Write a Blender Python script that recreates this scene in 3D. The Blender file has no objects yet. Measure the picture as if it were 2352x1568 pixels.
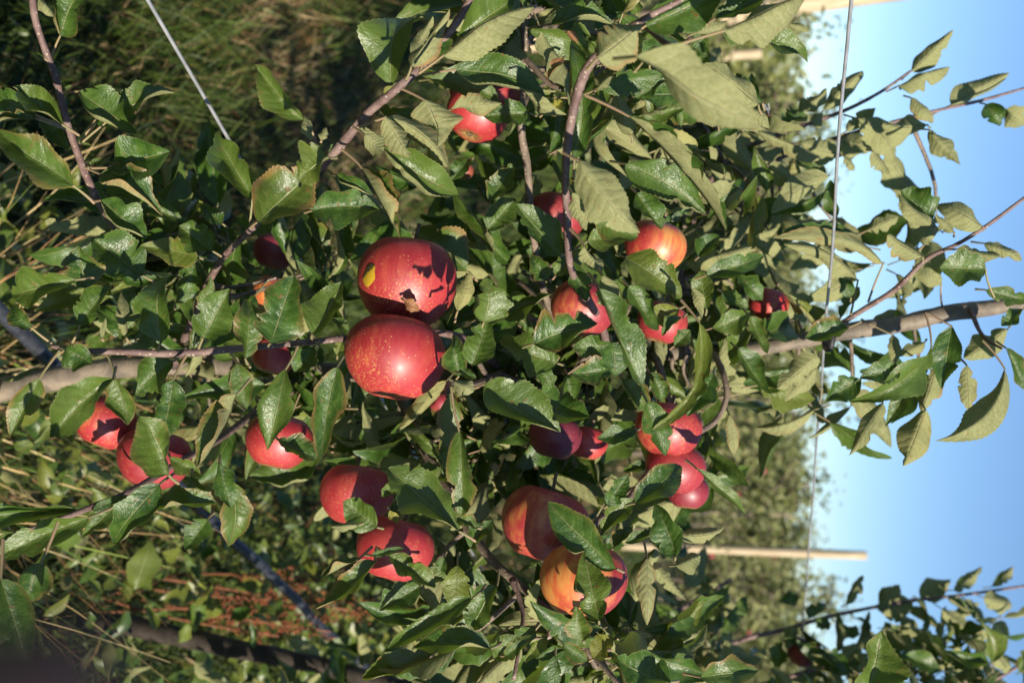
import bpy, math, random
import numpy as np
from mathutils import Vector, Matrix, Quaternion
R = math.radians
random.seed(7)
rng = np.random.default_rng(7)
SC = bpy.context.scene
COL = SC.collection

# ------------------------------------------------------------------ camera (held in portrait, the picture lies on its side)
F_PX = 2530.0
PITCH = R(13.2)
CAM = np.array([0.0, 0.0, 1.40])
FWD = np.array([0.0, math.cos(PITCH), -math.sin(PITCH)])
UP = np.array([0.0, math.sin(PITCH), math.cos(PITCH)])
RIGHT = np.array([1.0, 0.0, 0.0])
cd = bpy.data.cameras.new('camera')
cam = bpy.data.objects.new('camera', cd)
COL.objects.link(cam)
m = Matrix.Identity(4)
for i, ax in enumerate((UP, -RIGHT, -FWD)):
    for j in range(3):
        m[j][i] = ax[j]
for j in range(3):
    m[j][3] = CAM[j]
cam.matrix_world = m
cd.sensor_fit = 'HORIZONTAL'
cd.sensor_width = 36.0
cd.lens = 36.0 * F_PX / 2352.0
cd.clip_start = 0.005
cd.clip_end = 2000
cd.dof.use_dof = True
cd.dof.focus_distance = 0.80
cd.dof.aperture_fstop = 8.6
SC.camera = cam

# ------------------------------------------------------------------ sky, sun, exposure
SUN = np.array([0.58, -0.72, 0.42]); SUN /= np.linalg.norm(SUN)
EL = math.asin(SUN[2]); AZ = math.atan2(SUN[0], SUN[1])
w = bpy.data.worlds.new('World'); SC.world = w; w.use_nodes = True
nt = w.node_tree
sky = nt.nodes.new('ShaderNodeTexSky'); sky.sky_type = 'NISHITA'
sky.sun_disc = False; sky.sun_elevation = EL; sky.sun_rotation = AZ
sky.altitude = 0; sky.air_density = 0.85; sky.dust_density = 0.0; sky.ozone_density = 4.6
bg = nt.nodes['Background']; bg.inputs['Strength'].default_value = 0.090
nt.links.new(sky.outputs[0], bg.inputs[0])
sl = bpy.data.lights.new('sun', 'SUN'); sl.energy = 5.0; sl.angle = R(0.53); sl.color = (1.0, 0.90, 0.76)
so = bpy.data.objects.new('sun', sl); COL.objects.link(so)
so.rotation_euler = Vector(SUN).to_track_quat('Z', 'Y').to_euler()
so.location = (2, -3, 5)
SC.view_settings.view_transform = 'Standard'; SC.view_settings.look = 'None'
SC.view_settings.exposure = 0.68; SC.view_settings.gamma = 1.0
SC.cycles.use_denoising = True
SC.cycles.max_bounces = 6; SC.cycles.diffuse_bounces = 1; SC.cycles.glossy_bounces = 2
SC.cycles.transmission_bounces = 3; SC.cycles.transparent_max_bounces = 4
SC.cycles.sample_clamp_indirect = 4.0

# ------------------------------------------------------------------ helpers
def P(X, Y, d):
    """a point at camera depth d (metres); X, Y on a 2352 x 1568 picture"""
    return CAM + d * (FWD + (X - 1176.0) / F_PX * UP + (Y - 784.0) / F_PX * RIGHT)

def unit(v):
    return v / (np.linalg.norm(v) + 1e-12)

def tag(o, label=None, cat=None, group=None, kind=None):
    if label: o['label'] = label
    if cat: o['category'] = cat
    if group: o['group'] = group
    if kind: o['kind'] = kind
    return o

def link(name, data, parent=None, loc=(0, 0, 0)):
    o = bpy.data.objects.new(name, data)
    COL.objects.link(o)
    o.location = loc
    if parent: o.parent = parent
    return o

def empty(name, loc):
    o = link(name, None, None, loc); o.empty_display_size = 0.1
    return o

def mesh(name, V, Q, mats, UV=None, VAR=None, MI=None, smooth=True):
    V = np.asarray(V, np.float32); Q = np.asarray(Q, np.int32)
    k = Q.shape[1]
    me = bpy.data.meshes.new(name)
    me.vertices.add(len(V)); me.vertices.foreach_set('co', V.ravel())
    me.loops.add(Q.size); me.loops.foreach_set('vertex_index', Q.ravel())
    me.polygons.add(len(Q))
    me.polygons.foreach_set('loop_start', np.arange(0, Q.size, k, dtype=np.int32))
    me.polygons.foreach_set('loop_total', np.full(len(Q), k, np.int32))
    if UV is not None:
        u = me.uv_layers.new(name='UVMap')
        u.data.foreach_set('uv', np.asarray(UV, np.float32)[Q.ravel()].ravel())
    if VAR is not None:
        a = me.attributes.new('var', 'FLOAT_COLOR', 'POINT')
        a.data.foreach_set('color', np.asarray(VAR, np.float32).ravel())
    for mt in (mats if isinstance(mats, (list, tuple)) else [mats]):
        me.materials.append(mt)
    if MI is not None: me.polygons.foreach_set('material_index', np.asarray(MI, np.int32))
    if smooth: me.polygons.foreach_set('use_smooth', np.ones(len(Q), bool))
    me.update(calc_edges=True); me.validate()
    return me

def catmull(pts, n=6):
    p = np.asarray(pts, float)
    p = np.vstack([2 * p[0] - p[1], p, 2 * p[-1] - p[-2]])
    out = []
    for i in range(1, len(p) - 2):
        for t in np.linspace(0, 1, n, endpoint=False):
            a, b, c, d = p[i - 1:i + 3]
            out.append(0.5 * (2 * b + (c - a) * t + (2 * a - 5 * b + 4 * c - d) * t * t + (3 * b - a - 3 * c + d) * t ** 3))
    out.append(p[-2])
    return np.array(out)

def tube(C, r, seg=8, rough=0.0):
    """closed tapering tube round the polyline C with radii r -> V, Q"""
    C = np.asarray(C, float); r = np.broadcast_to(np.asarray(r, float), (len(C),)).copy()
    T = np.gradient(C, axis=0); T /= np.linalg.norm(T, axis=1, keepdims=True) + 1e-12
    a = np.array([0.3, 0.5, 0.81])
    A = np.cross(T, a); A /= np.linalg.norm(A, axis=1, keepdims=True) + 1e-12
    B = np.cross(T, A)
    ph = np.linspace(0, 2 * np.pi, seg, endpoint=False)
    rr = r[:, None] * (1 + rough * rng.standard_normal((len(C), seg)))
    V = C[:, None] + rr[..., None] * (np.cos(ph)[None, :, None] * A[:, None] + np.sin(ph)[None, :, None] * B[:, None])
    V = V.reshape(-1, 3)
    n = len(C)
    i = np.arange(n - 1)[:, None] * seg; j = np.arange(seg)[None]; j2 = (j + 1) % seg
    Q = np.stack([i + j, i + j2, i + seg + j2, i + seg + j], -1).reshape(-1, 4)
    V = np.vstack([V, C[0], C[-1]])
    k = np.arange(seg); e = (k + 1) % seg
    c0 = np.stack([np.full(seg, n * seg), e, k, k], -1)
    c1 = np.stack([np.full(seg, n * seg + 1), (n - 1) * seg + k, (n - 1) * seg + e, (n - 1) * seg + e], -1)
    return V, Q, (c0[:, :3], c1[:, :3])

def tube_mesh(name, C, r, mat, seg=8, rough=0.0, origin=None):
    V, Q, caps = tube(C, r, seg, rough)
    o = np.asarray(C[0] if origin is None else origin, float)
    me = bpy.data.meshes.new(name)
    faces = [tuple(map(int, q)) for q in Q] + [tuple(map(int, t)) for c in caps for t in c]
    me.from_pydata([tuple(v) for v in (V - o)], [], faces)
    me.polygons.foreach_set('use_smooth', np.ones(len(faces), bool))
    me.materials.append(mat); me.update()
    return me

class Bag:
    """collects quad pieces that become one mesh"""
    def __init__(s): s.V = []; s.Q = []; s.UV = []; s.VAR = []; s.n = 0
    def add(s, V, Q, UV=None, VAR=None):
        s.V.append(V); s.Q.append(Q + s.n); s.n += len(V)
        s.UV.append(np.zeros((len(V), 2)) if UV is None else UV)
        s.VAR.append(np.zeros((len(V), 4)) if VAR is None else np.broadcast_to(VAR, (len(V), 4)))
    def mesh(s, name, mats, origin=(0, 0, 0)):
        return mesh(name, np.vstack(s.V) - np.asarray(origin), np.vstack(s.Q), mats, np.vstack(s.UV), np.vstack(s.VAR))

# ------------------------------------------------------------------ materials
def mat(name):
    mt = bpy.data.materials.new(name); mt.use_nodes = True
    n = mt.node_tree; n.nodes.clear()
    return mt, n
class G:
    """small node-graph writer"""
    def __init__(s, tree): s.t = tree
    def n(s, typ, **kw):
        nd = s.t.nodes.new(typ)
        for k, v in kw.items(): setattr(nd, k, v)
        return nd
    def put(s, sock, v):
        if isinstance(v, bpy.types.NodeSocket): s.t.links.new(v, sock)
        elif isinstance(v, (tuple, list)) and sock.type == 'RGBA' and len(v) == 3: sock.default_value = (*v, 1)
        else: sock.default_value = v
    def m(s, op, a, b=0.0, c=0.0, clamp=False):
        nd = s.n('ShaderNodeMath', operation=op, use_clamp=clamp)
        for i, v in enumerate((a, b, c)): s.put(nd.inputs[i], v)
        return nd.outputs[0]
    def mix(s, f, a, b, blend='MIX'):
        nd = s.n('ShaderNodeMix', data_type='RGBA', blend_type=blend, clamp_factor=True)
        s.put(nd.inputs[0], f); s.put(nd.inputs[6], a); s.put(nd.inputs[7], b)
        return nd.outputs[2]
    def ss(s, v, lo, hi):
        nd = s.n('ShaderNodeMapRange', interpolation_type='SMOOTHSTEP')
        for i, x in enumerate((v, lo, hi, 0.0, 1.0)): s.put(nd.inputs[i], x)
        return nd.outputs[0]
    def noise(s, vec, scale, detail=3.0, rough=0.55):
        nd = s.n('ShaderNodeTexNoise'); s.put(nd.inputs['Vector'], vec)
        nd.inputs['Scale'].default_value = scale; nd.inputs['Detail'].default_value = detail; nd.inputs['Roughness'].default_value = rough
        return nd.outputs[0]
    def bsdf(s, col, rough=0.6, spec=0.5, normal=None, **kw):
        nd = s.n('ShaderNodeBsdfPrincipled')
        s.put(nd.inputs['Base Color'], col); s.put(nd.inputs['Roughness'], rough); s.put(nd.inputs['Specular IOR Level'], spec)
        if normal is not None: s.put(nd.inputs['Normal'], normal)
        for k, v in kw.items(): s.put(nd.inputs[k], v)
        return nd.outputs[0]
    def bump(s, h, strength=0.3, dist=0.001):
        nd = s.n('ShaderNodeBump'); s.put(nd.inputs['Height'], h)
        nd.inputs['Strength'].default_value = strength; nd.inputs['Distance'].default_value = dist
        return nd.outputs[0]
    def out(s, sh):
        o = s.n('ShaderNodeOutputMaterial'); s.t.links.new(sh, o.inputs[0])
    def xyz(s, x, y, z):
        nd = s.n('ShaderNodeCombineXYZ')
        for i, v in enumerate((x, y, z)): s.put(nd.inputs[i], v)
        return nd.outputs[0]

def leaf_material(name, simple=False, pale=0.0):
    mt, tr = mat(name); g = G(tr)
    uv = g.n('ShaderNodeUVMap'); uv.uv_map = 'UVMap'
    sp = g.n('ShaderNodeSeparateXYZ'); g.put(sp.inputs[0], uv.outputs[0])
    at = g.n('ShaderNodeAttribute', attribute_name='var')
    sc = g.n('ShaderNodeSeparateColor'); g.put(sc.inputs[0], at.outputs['Color'])
    rnd, yel, dead = sc.outputs[0], sc.outputs[1], sc.outputs[2]
    au = g.m('ABSOLUTE', sp.outputs[0])           # 0 at the midrib, 1 at the margin
    v = sp.outputs[1]
    seed = g.m('MULTIPLY', rnd, 37.0)
    pos = g.xyz(sp.outputs[0], g.m('MULTIPLY', v, 3.6), seed)
    n1 = g.noise(pos, 1.6, 4)
    n2 = g.noise(pos, 9.0, 3)
    mid = g.m('SUBTRACT', 1.0, g.ss(au, 0.012, 0.055))
    ph = g.m('ADD', g.m('MULTIPLY', g.m('SUBTRACT', v, g.m('MULTIPLY', g.m('POWER', au, 1.25), 0.17)), 8.0), g.m('MULTIPLY', n1, 1.3))
    fr = g.m('ABSOLUTE', g.m('SUBTRACT', g.m('FRACT', ph), 0.5))
    vein = g.m('MULTIPLY', g.m('SUBTRACT', 1.0, g.ss(fr, 0.0, 0.075)), g.m('SUBTRACT', 1.0, g.ss(au, 0.55, 0.95)))
    quilt = g.ss(fr, 0.0, 0.42)
    # upper side
    top = g.mix(g.ss(n1, 0.3, 0.7), (0.020, 0.060, 0.008), (0.062, 0.128, 0.017))
    top = g.mix(g.m('MULTIPLY', g.ss(rnd, 0.15, 1.0), 0.6), top, (0.110, 0.158, 0.024))
    top = g.mix(yel, top, g.mix(n2, (0.20, 0.22, 0.03), (0.34, 0.28, 0.04)))
    if pale: top = g.mix(pale, top, g.mix(n2, (0.15, 0.175, 0.045), (0.25, 0.24, 0.085)))
    rim = g.ss(au, 0.93, 1.0)
    fleck = g.m('MULTIPLY', g.ss(g.noise(pos, 22.0, 2), 0.66, 0.72), g.ss(n1, 0.45, 0.62))
    top = g.mix(g.m('MULTIPLY', g.m('MULTIPLY', fleck, 0.5), g.m('GREATER_THAN', rnd, 0.5)), top, (0.30, 0.27, 0.07))
    top = g.mix(g.m('MULTIPLY', vein, 0.24), top, (0.17, 0.22, 0.075))
    top = g.mix(g.m('MULTIPLY', mid, 0.60), top, (0.26, 0.28, 0.12))
    top = g.mix(g.m('MULTIPLY', rim, 0.45), top, (0.26, 0.27, 0.11))
    spot = g.ss(g.noise(pos, 3.2, 2), 0.66, 0.72)
    top = g.mix(g.m('MULTIPLY', spot, 0.8), top, (0.16, 0.075, 0.03))
    # under side: pale and downy
    bot = g.mix(g.ss(n2, 0.3, 0.7), (0.215, 0.230, 0.095), (0.300, 0.305, 0.140))
    bot = g.mix(g.m('MULTIPLY', vein, 0.5), bot, (0.40, 0.39, 0.20))
    bot = g.mix(g.m('MULTIPLY', mid, 0.75), bot, (0.42, 0.40, 0.22))
    bot = g.mix(yel, bot, (0.38, 0.34, 0.10))
    bot = g.mix(g.m('MULTIPLY', spot, 0.7), bot, (0.26, 0.14, 0.06))
    dd = g.mix(n2, (0.22, 0.085, 0.03), (0.40, 0.20, 0.09))
    dm = g.m('MULTIPLY', dead, g.ss(g.m('ADD', g.m('MULTIPLY', n1, 0.7), g.m('MULTIPLY', au, 0.6)), 0.95, 0.55))
    edge_dead = g.m('MAXIMUM', g.m('GREATER_THAN', dead, 0.8), g.m('MULTIPLY', dead, g.ss(g.m('ADD', au, g.m('MULTIPLY', n1, 0.5)), 0.85, 1.25)))
    top = g.mix(edge_dead, top, dd); bot = g.mix(edge_dead, bot, dd)
    if simple:
        nrm = None; nrb = None
    else:
        vo = g.n('ShaderNodeTexVoronoi', feature='DISTANCE_TO_EDGE'); g.put(vo.inputs['Vector'], pos); vo.inputs['Scale'].default_value = 6.5
        ret = g.ss(vo.outputs['Distance'], 0.0, 0.28)
        h = g.m('ADD', g.m('ADD', g.m('MULTIPLY', quilt, 0.22), g.m('MULTIPLY', ret, 0.14)), g.m('ADD', g.m('MULTIPLY', n2, 0.18), g.m('MULTIPLY', n1, 1.6)))
        h = g.m('SUBTRACT', h, g.m('MULTIPLY', mid, 0.8))
        nrm = g.bump(h, 0.75, 0.0009)
        h2 = g.m('ADD', g.m('MULTIPLY', g.m('SUBTRACT', 1.0, quilt), 0.30), g.m('ADD', g.m('MULTIPLY', mid, 1.6), g.m('MULTIPLY', g.noise(pos, 30.0, 2), 0.35)))
        nrb = g.bump(h2, 0.8, 0.0010)
    a = g.bsdf(top, g.m('ADD', 0.33, g.m('MULTIPLY', n1, 0.18)), 0.62, nrm)
    b = g.bsdf(bot, 0.85, 0.25, nrb)
    ge = g.n('ShaderNodeNewGeometry')
    mx = g.n('ShaderNodeMixShader'); g.put(mx.inputs[0], ge.outputs['Backfacing']); g.put(mx.inputs[1], a); g.put(mx.inputs[2], b)
    tl = g.n('ShaderNodeBsdfTranslucent'); g.put(tl.inputs[0], g.mix(yel, (0.20, 0.30, 0.03), (0.5, 0.4, 0.05)))
    if nrm is not None: pass
    m2 = g.n('ShaderNodeMixShader'); m2.inputs[0].default_value = 0.20
    g.put(m2.inputs[1], mx.outputs[0]); g.put(m2.inputs[2], tl.outputs[0])
    g.out(m2.outputs[0])
    return mt

def apple_material():
    mt, tr = mat('apple_skin'); g = G(tr)
    tc = g.n('ShaderNodeTexCoord'); oi = g.n('ShaderNodeObjectInfo')
    sc = g.n('ShaderNodeSeparateColor'); g.put(sc.inputs[0], oi.outputs['Color'])
    orange, purple, fleckf = sc.outputs[0], sc.outputs[1], sc.outputs[2]
    sp = g.n('ShaderNodeSeparateXYZ'); g.put(sp.inputs[0], tc.outputs['Object'])
    off = g.n('ShaderNodeVectorMath', operation='ADD'); g.put(off.inputs[0], tc.outputs['Object'])
    k = g.m('MULTIPLY', oi.outputs['Random'], 9.0); g.put(off.inputs[1], g.xyz(k, k, k))
    # streaks run from stem to eye: stretch along the axis
    st = g.xyz(g.m('MULTIPLY', sp.outputs[0], 1.0), g.m('MULTIPLY', sp.outputs[1], 1.0), g.m('MULTIPLY', sp.outputs[2], 0.22))
    so_ = g.n('ShaderNodeVectorMath', operation='ADD'); g.put(so_.inputs[0], st); g.put(so_.inputs[1], g.xyz(k, k, k))
    streak = g.noise(so_.outputs[0], 130.0, 4, 0.6)
    big = g.noise(off.outputs[0], 22.0, 3)
    red = g.mix(g.ss(big, 0.35, 0.7), (0.31, 0.013, 0.019), (0.43, 0.032, 0.036))
    red = g.mix(g.m('MULTIPLY', g.ss(streak, 0.45, 0.70), 0.45), red, (0.50, 0.085, 0.045))
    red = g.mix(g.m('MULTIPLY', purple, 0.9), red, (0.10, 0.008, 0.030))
    yel = g.mix(g.ss(streak, 0.35, 0.65), (0.58, 0.12, 0.035), (0.60, 0.26, 0.060))
    # the yellower cheek: object +X side, as far round as the colour channel says
    cheek = g.m('ADD', g.m('DIVIDE', sp.outputs[0], 0.040), g.m('MULTIPLY', g.m('SUBTRACT', big, 0.5), 1.7))
    cheek = g.m('ADD', cheek, g.m('MULTIPLY', g.m('SUBTRACT', streak, 0.5), 1.9))
    cf = g.ss(cheek, g.m('SUBTRACT', 1.2, g.m('MULTIPLY', orange, 2.2)), g.m('SUBTRACT', 2.6, g.m('MULTIPLY', orange, 1.9)))
    col = g.mix(cf, red, yel)
    # russet flecks and lenticels
    pat = g.ss(g.m('ADD', g.noise(off.outputs[0], 18.0, 2), g.m('MULTIPLY', sp.outputs[2], -5.0)), 0.38, 0.80)
    fl = g.m('MULTIPLY', g.ss(g.noise(off.outputs[0], 520.0, 3, 0.65), 0.55, 0.63), g.m('MULTIPLY', pat, fleckf))
    vo = g.n('ShaderNodeTexVoronoi'); g.put(vo.inputs['Vector'], off.outputs[0]); vo.inputs['Scale'].default_value = 300.0
    dots = g.m('MULTIPLY', g.m('SUBTRACT', 1.0, g.ss(vo.outputs['Distance'], 0.10, 0.20)), 0.85)
    rsel = g.n('ShaderNodeSeparateColor'); g.put(rsel.inputs[0], vo.outputs['Color'])
    dots = g.m('MULTIPLY', dots, g.m('GREATER_THAN', rsel.outputs[0], 0.45))
    dots = g.m('MULTIPLY', dots, g.m('ADD', 0.35, g.m('MULTIPLY', fleckf, 0.65)))
    vo2 = g.n('ShaderNodeTexVoronoi'); g.put(vo2.inputs['Vector'], off.outputs[0]); vo2.inputs['Scale'].default_value = 560.0
    rs2 = g.n('ShaderNodeSeparateColor'); g.put(rs2.inputs[0], vo2.outputs['Color'])
    fine = g.m('MULTIPLY', g.m('SUBTRACT', 1.0, g.ss(vo2.outputs['Distance'], 0.12, 0.28)), g.m('GREATER_THAN', rs2.outputs[0], 0.5))
    fine = g.m('MULTIPLY', g.m('MULTIPLY', fine, g.m('ADD', 0.25, g.m('MULTIPLY', pat, 0.75))), fleckf)
    col = g.mix(g.m('MULTIPLY', fine, 0.8), col, (0.58, 0.34, 0.12))
    col = g.mix(g.m('MULTIPLY', fl, 0.75), col, (0.52, 0.30, 0.08))
    col = g.mix(g.m('MULTIPLY', dots, 0.8), col, (0.60, 0.36, 0.14))
    # green at the stem hollow
    rad = g.m('SQRT', g.m('ADD', g.m('POWER', sp.outputs[0], 2.0), g.m('POWER', sp.outputs[1], 2.0)))
    hol = g.m('MULTIPLY', g.m('SUBTRACT', 1.0, g.ss(rad, 0.004, 0.013)), 0.8)
    col = g.mix(hol, col, (0.22, 0.17, 0.05))
    bloom = g.noise(off.outputs[0], 60.0, 3)
    nrm = g.bump(g.noise(off.outputs[0], 300.0, 2), 0.06, 0.001)
    g.out(g.bsdf(col, g.m('ADD', 0.44, g.m('MULTIPLY', bloom, 0.16)), 0.85, nrm, **{'Coat Weight': 0.10, 'Coat Roughness': 0.28}))
    return mt

def bark_material(name, c1, c2, scale=60.0, spots=True, stretch=1.0):
    mt, tr = mat(name); g = G(tr)
    tc = g.n('ShaderNodeTexCoord')
    n1 = g.noise(tc.outputs['Object'], scale, 4, 0.6); n2 = g.noise(tc.outputs['Object'], scale * 5, 3)
    col = g.mix(g.ss(n1, 0.3, 0.7), c1, c2)
    if spots:
        vo = g.n('ShaderNodeTexVoronoi'); g.put(vo.inputs['Vector'], tc.outputs['Object']); vo.inputs['Scale'].default_value = 330.0
        sp = g.n('ShaderNodeSeparateColor'); g.put(sp.inputs[0], vo.outputs['Color'])
        d = g.m('MULTIPLY', g.m('SUBTRACT', 1.0, g.ss(vo.outputs['Distance'], 0.15, 0.3)), g.m('GREATER_THAN', sp.outputs[0], 0.5))
        col = g.mix(g.m('MULTIPLY', d, 0.75), col, (0.45, 0.38, 0.30))
    nr = g.bump(g.m('ADD', n1, g.m('MULTIPLY', n2, 0.4)), 0.7, 0.0015)
    g.out(g.bsdf(col, 0.62, 0.35, nr))
    return mt

def plain(name, c1, c2, scale=80.0, rough=0.6, spec=0.4, metal=0.0, bump=0.2, stretch=None):
    mt, tr = mat(name); g = G(tr)
    tc = g.n('ShaderNodeTexCoord'); vec = tc.outputs['Object']
    if stretch:
        mp = g.n('ShaderNodeMapping'); g.put(mp.inputs[0], vec); mp.inputs['Scale'].default_value = stretch; vec = mp.outputs[0]
    n1 = g.noise(vec, scale, 4)
    g.out(g.bsdf(g.mix(g.ss(n1, 0.3, 0.7), c1, c2), rough, spec, g.bump(n1, bump, 0.002), Metallic=metal))
    return mt

def blade_material(name, rough=0.5, trans=0.15):
    """colour comes from the blade's own tint (attribute var)"""
    mt, tr = mat(name); g = G(tr)
    at = g.n('ShaderNodeAttribute', attribute_name='var')
    b = g.bsdf(at.outputs['Color'], rough, 0.3)
    tl = g.n('ShaderNodeBsdfTranslucent'); g.put(tl.inputs[0], at.outputs['Color'])
    mx = g.n('ShaderNodeMixShader'); mx.inputs[0].default_value = trans
    g.put(mx.inputs[1], b); g.put(mx.inputs[2], tl.outputs[0]); g.out(mx.outputs[0])
    return mt

M_LEAF = leaf_material('apple_leaf')
M_FAR = leaf_material('far_leaf', simple=True)
M_OLIVE = leaf_material('olive_leaf', simple=True, pale=0.6)  # paled upper colour stands in for gloss and undersides of distant leaves
M_APPLE = apple_material()
M_TRUNK = bark_material('trunk_bark', (0.10, 0.085, 0.065), (0.25, 0.20, 0.145), 45.0, False)
M_TWIG = bark_material('twig_bark', (0.105, 0.062, 0.055), (0.22, 0.15, 0.13), 70.0, True)
M_OLDTWIG = bark_material('branch_bark', (0.10, 0.075, 0.055), (0.22, 0.165, 0.12), 60.0, True)
M_SHADEBARK = bark_material('shade_darkened_bark', (0.022, 0.018, 0.014), (0.055, 0.043, 0.033), 50.0, False)  # bark colour darkened to stand for the shade on the second trunk
M_PET = plain('petiole', (0.20, 0.21, 0.09), (0.30, 0.20, 0.12), 60.0, 0.55)
M_STEM = plain('apple_stalk', (0.12, 0.085, 0.05), (0.20, 0.15, 0.08), 200.0)
M_CALYX = plain('dry_sepal', (0.06, 0.05, 0.03), (0.14, 0.11, 0.07), 300.0, 0.8)
M_WIRE = plain('galvanised_wire', (0.34, 0.35, 0.36), (0.52, 0.53, 0.54), 60.0, 0.42, 0.5, 0.55, 0.1)
M_HOSE = plain('black_polythene', (0.020, 0.022, 0.030), (0.045, 0.05, 0.062), 120.0, 0.42, 0.5)
M_TIE = plain('black_rubber', (0.015, 0.015, 0.016), (0.03, 0.03, 0.032), 200.0, 0.55)
M_POST = plain('weathered_pine', (0.40, 0.31, 0.19), (0.56, 0.46, 0.31), 12.0, 0.75, 0.25, 0.0, 0.4, (6, 6, 0.6))
M_GRASS = blade_material('grass_blade')
M_DRY = blade_material('dry_stalk', 0.6, 0.08)
M_SKIN = plain('shaded_skin', (0.026, 0.017, 0.017), (0.032, 0.020, 0.019), 300.0, 0.55)  # skin colour darkened as if the camera body shaded it

# ------------------------------------------------------------------ leaves
ANG = {'f': (20, 34), 'v': (46, 60), 's': (60, 76), 'r': (14, 140), 'R': (28, 170), 'o': (118, 165), 'n': (-18, -34), 'd': (-48, -62), 'w': (24, 5)}

def leaf_piece(B, T, hw, Nv, L='f', Rr='f', under=False, bow=0.0, rows=26, cols=4, seed=0, teeth=True, arch=None, curl=None, wav=1.0, twist=None, jit=8.0, comp=False):
    """one apple leaf from blade base B to tip T, face turned towards Nv; L and R say how each half is folded"""
    r = np.random.default_rng(seed)
    ax = T - B; ln = np.linalg.norm(ax); Tn = ax / ln
    N = Nv - Tn * np.dot(Nv, Tn); N = unit(N)
    S = np.cross(Tn, N)
    s = np.linspace(0, 1, rows)
    arch = r.normal(0.01, 0.085) if arch is None else arch
    curl = r.normal(-0.22, 0.45) if curl is None else curl
    twist = r.normal(0, 0.5) if twist is None else twist
    sp = B[None] + s[:, None] * ax[None] + (4 * s * (1 - s))[:, None] * (bow * ln * S + arch * ln * N)[None]
    sp = sp + (curl * ln * np.clip(s - 0.45, 0, 1) ** 2)[:, None] * N[None]
    sp = sp + (0.012 * ln * np.sin(s * 2 * np.pi * r.uniform(1.0, 2.2) + r.uniform(0, 6)))[:, None] * N[None]
    a, b = r.uniform(0.58, 0.80), r.uniform(0.78, 1.02)
    pk = (a / (a + b)) ** a * (b / (a + b)) ** b
    W = np.power(np.clip(s, 0, 1), a) * np.power(np.clip(1 - s, 0, 1), b) / pk
    W[0] = 0.0; W[-1] = 0.0
    tau = np.linspace(0, 1, cols + 1)
    V = np.zeros((rows, 2 * cols + 1, 3)); U = np.zeros((rows, 2 * cols + 1, 2))
    V[:, cols] = sp; U[:, cols, 1] = s
    tw = twist * (s - 0.4)
    Sx = np.cos(tw)[:, None] * S + np.sin(tw)[:, None] * N
    Nx = np.cos(tw)[:, None] * N - np.sin(tw)[:, None] * S
    for side, code in ((-1, L), (1, Rr)):
        a0, a1 = ANG[code]
        wk = 1.0
        if comp and code in 'fvr': wk = min(1.45, 1 / math.cos(math.radians((a0 + min(a1, 70)) / 2)))
        if comp and not under and code in 'fv' and side * np.dot(S, RIGHT) > 0.2: a0 += 20; a1 += 20
        if comp and under and code in 'fv' and side * np.dot(S, RIGHT) < -0.2: a0 += 24; a1 += 24
        if under and code in 'fvs': a0, a1 = -a0, -a1
        a0 += r.normal(0, jit); a1 += r.normal(0, jit * 1.3)
        e = 2.0 if abs(a1 - a0) < 60 else 3.0
        Wk = W * wk
        for q in range(3):
            Wk *= 1 + 0.06 * np.sin(2 * np.pi * s * r.uniform(1, 3.5) + r.uniform(0, 6))
        if teeth and r.random() < 0.6:      # chewed or torn notches
            for q in range(r.integers(1, 3)):
                c0 = r.uniform(0.15, 0.9); Wk *= 1 - r.uniform(0.2, 0.5) * np.exp(-((s - c0) / r.uniform(0.015, 0.06)) ** 2)
        k1, k2 = r.uniform(0.9, 2.2), r.uniform(2.6, 4.6); p1, p2 = r.uniform(0, 6, 2)
        wv = wav * (0.13 * np.sin(2 * np.pi * k1 * s + p1) + 0.035 * np.sin(2 * np.pi * k2 * s + p2))
        da = np.radians(r.normal(0, 9)) + np.radians(24) * np.sin(2 * np.pi * s * r.uniform(0.4, 1.3) + r.uniform(0, 6))
        acc = np.zeros((rows, 3))
        for j in range(1, cols + 1):
            am = np.radians(a0 + (a1 - a0) * ((tau[j] + tau[j - 1]) / 2) ** e) + da * tau[j]
            d = side * np.cos(am)[:, None] * Sx + np.sin(am)[:, None] * Nx
            acc = acc + d * (tau[j] - tau[j - 1])
            ww = Wk
            if teeth and j == cols:
                ww = Wk * np.where(np.arange(rows) % 2 == 0, 1.02, 0.968)
            p = sp + hw * ww[:, None] * acc + (hw * wv * W * tau[j] ** 2)[:, None] * Nx
            if j == cols and teeth: p = p + (np.where(np.arange(rows) % 2 == 0, 0.008, 0.0) * ln * (W > 0.1))[:, None] * Tn
            V[:, cols + side * j] = p
            U[:, cols + side * j, 0] = side * tau[j]; U[:, cols + side * j, 1] = s
    n = 2 * cols + 1
    i = np.arange(rows - 1)[:, None] * n; j = np.arange(n - 1)[None]
    Q = np.stack([i + j, i + j + 1, i + n + j + 1, i + n + j], -1).reshape(-1, 4)
    if under: Q = Q[:, ::-1]
    return V.reshape(-1, 3), Q, U.reshape(-1, 2)

def petiole_piece(A, B, r0, r1, sag=0.0, n=6, seg=5):
    """leaf stalk from the twig A to the blade B, as quads"""
    t = np.linspace(0, 1, n)
    C = A[None] + t[:, None] * (B - A)[None] + (4 * t * (1 - t))[:, None] * np.array([0, 0, sag])[None]
    V, Q, _ = tube(C, np.linspace(r0, r1, n), seg)
    return V[:-2], Q

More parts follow.
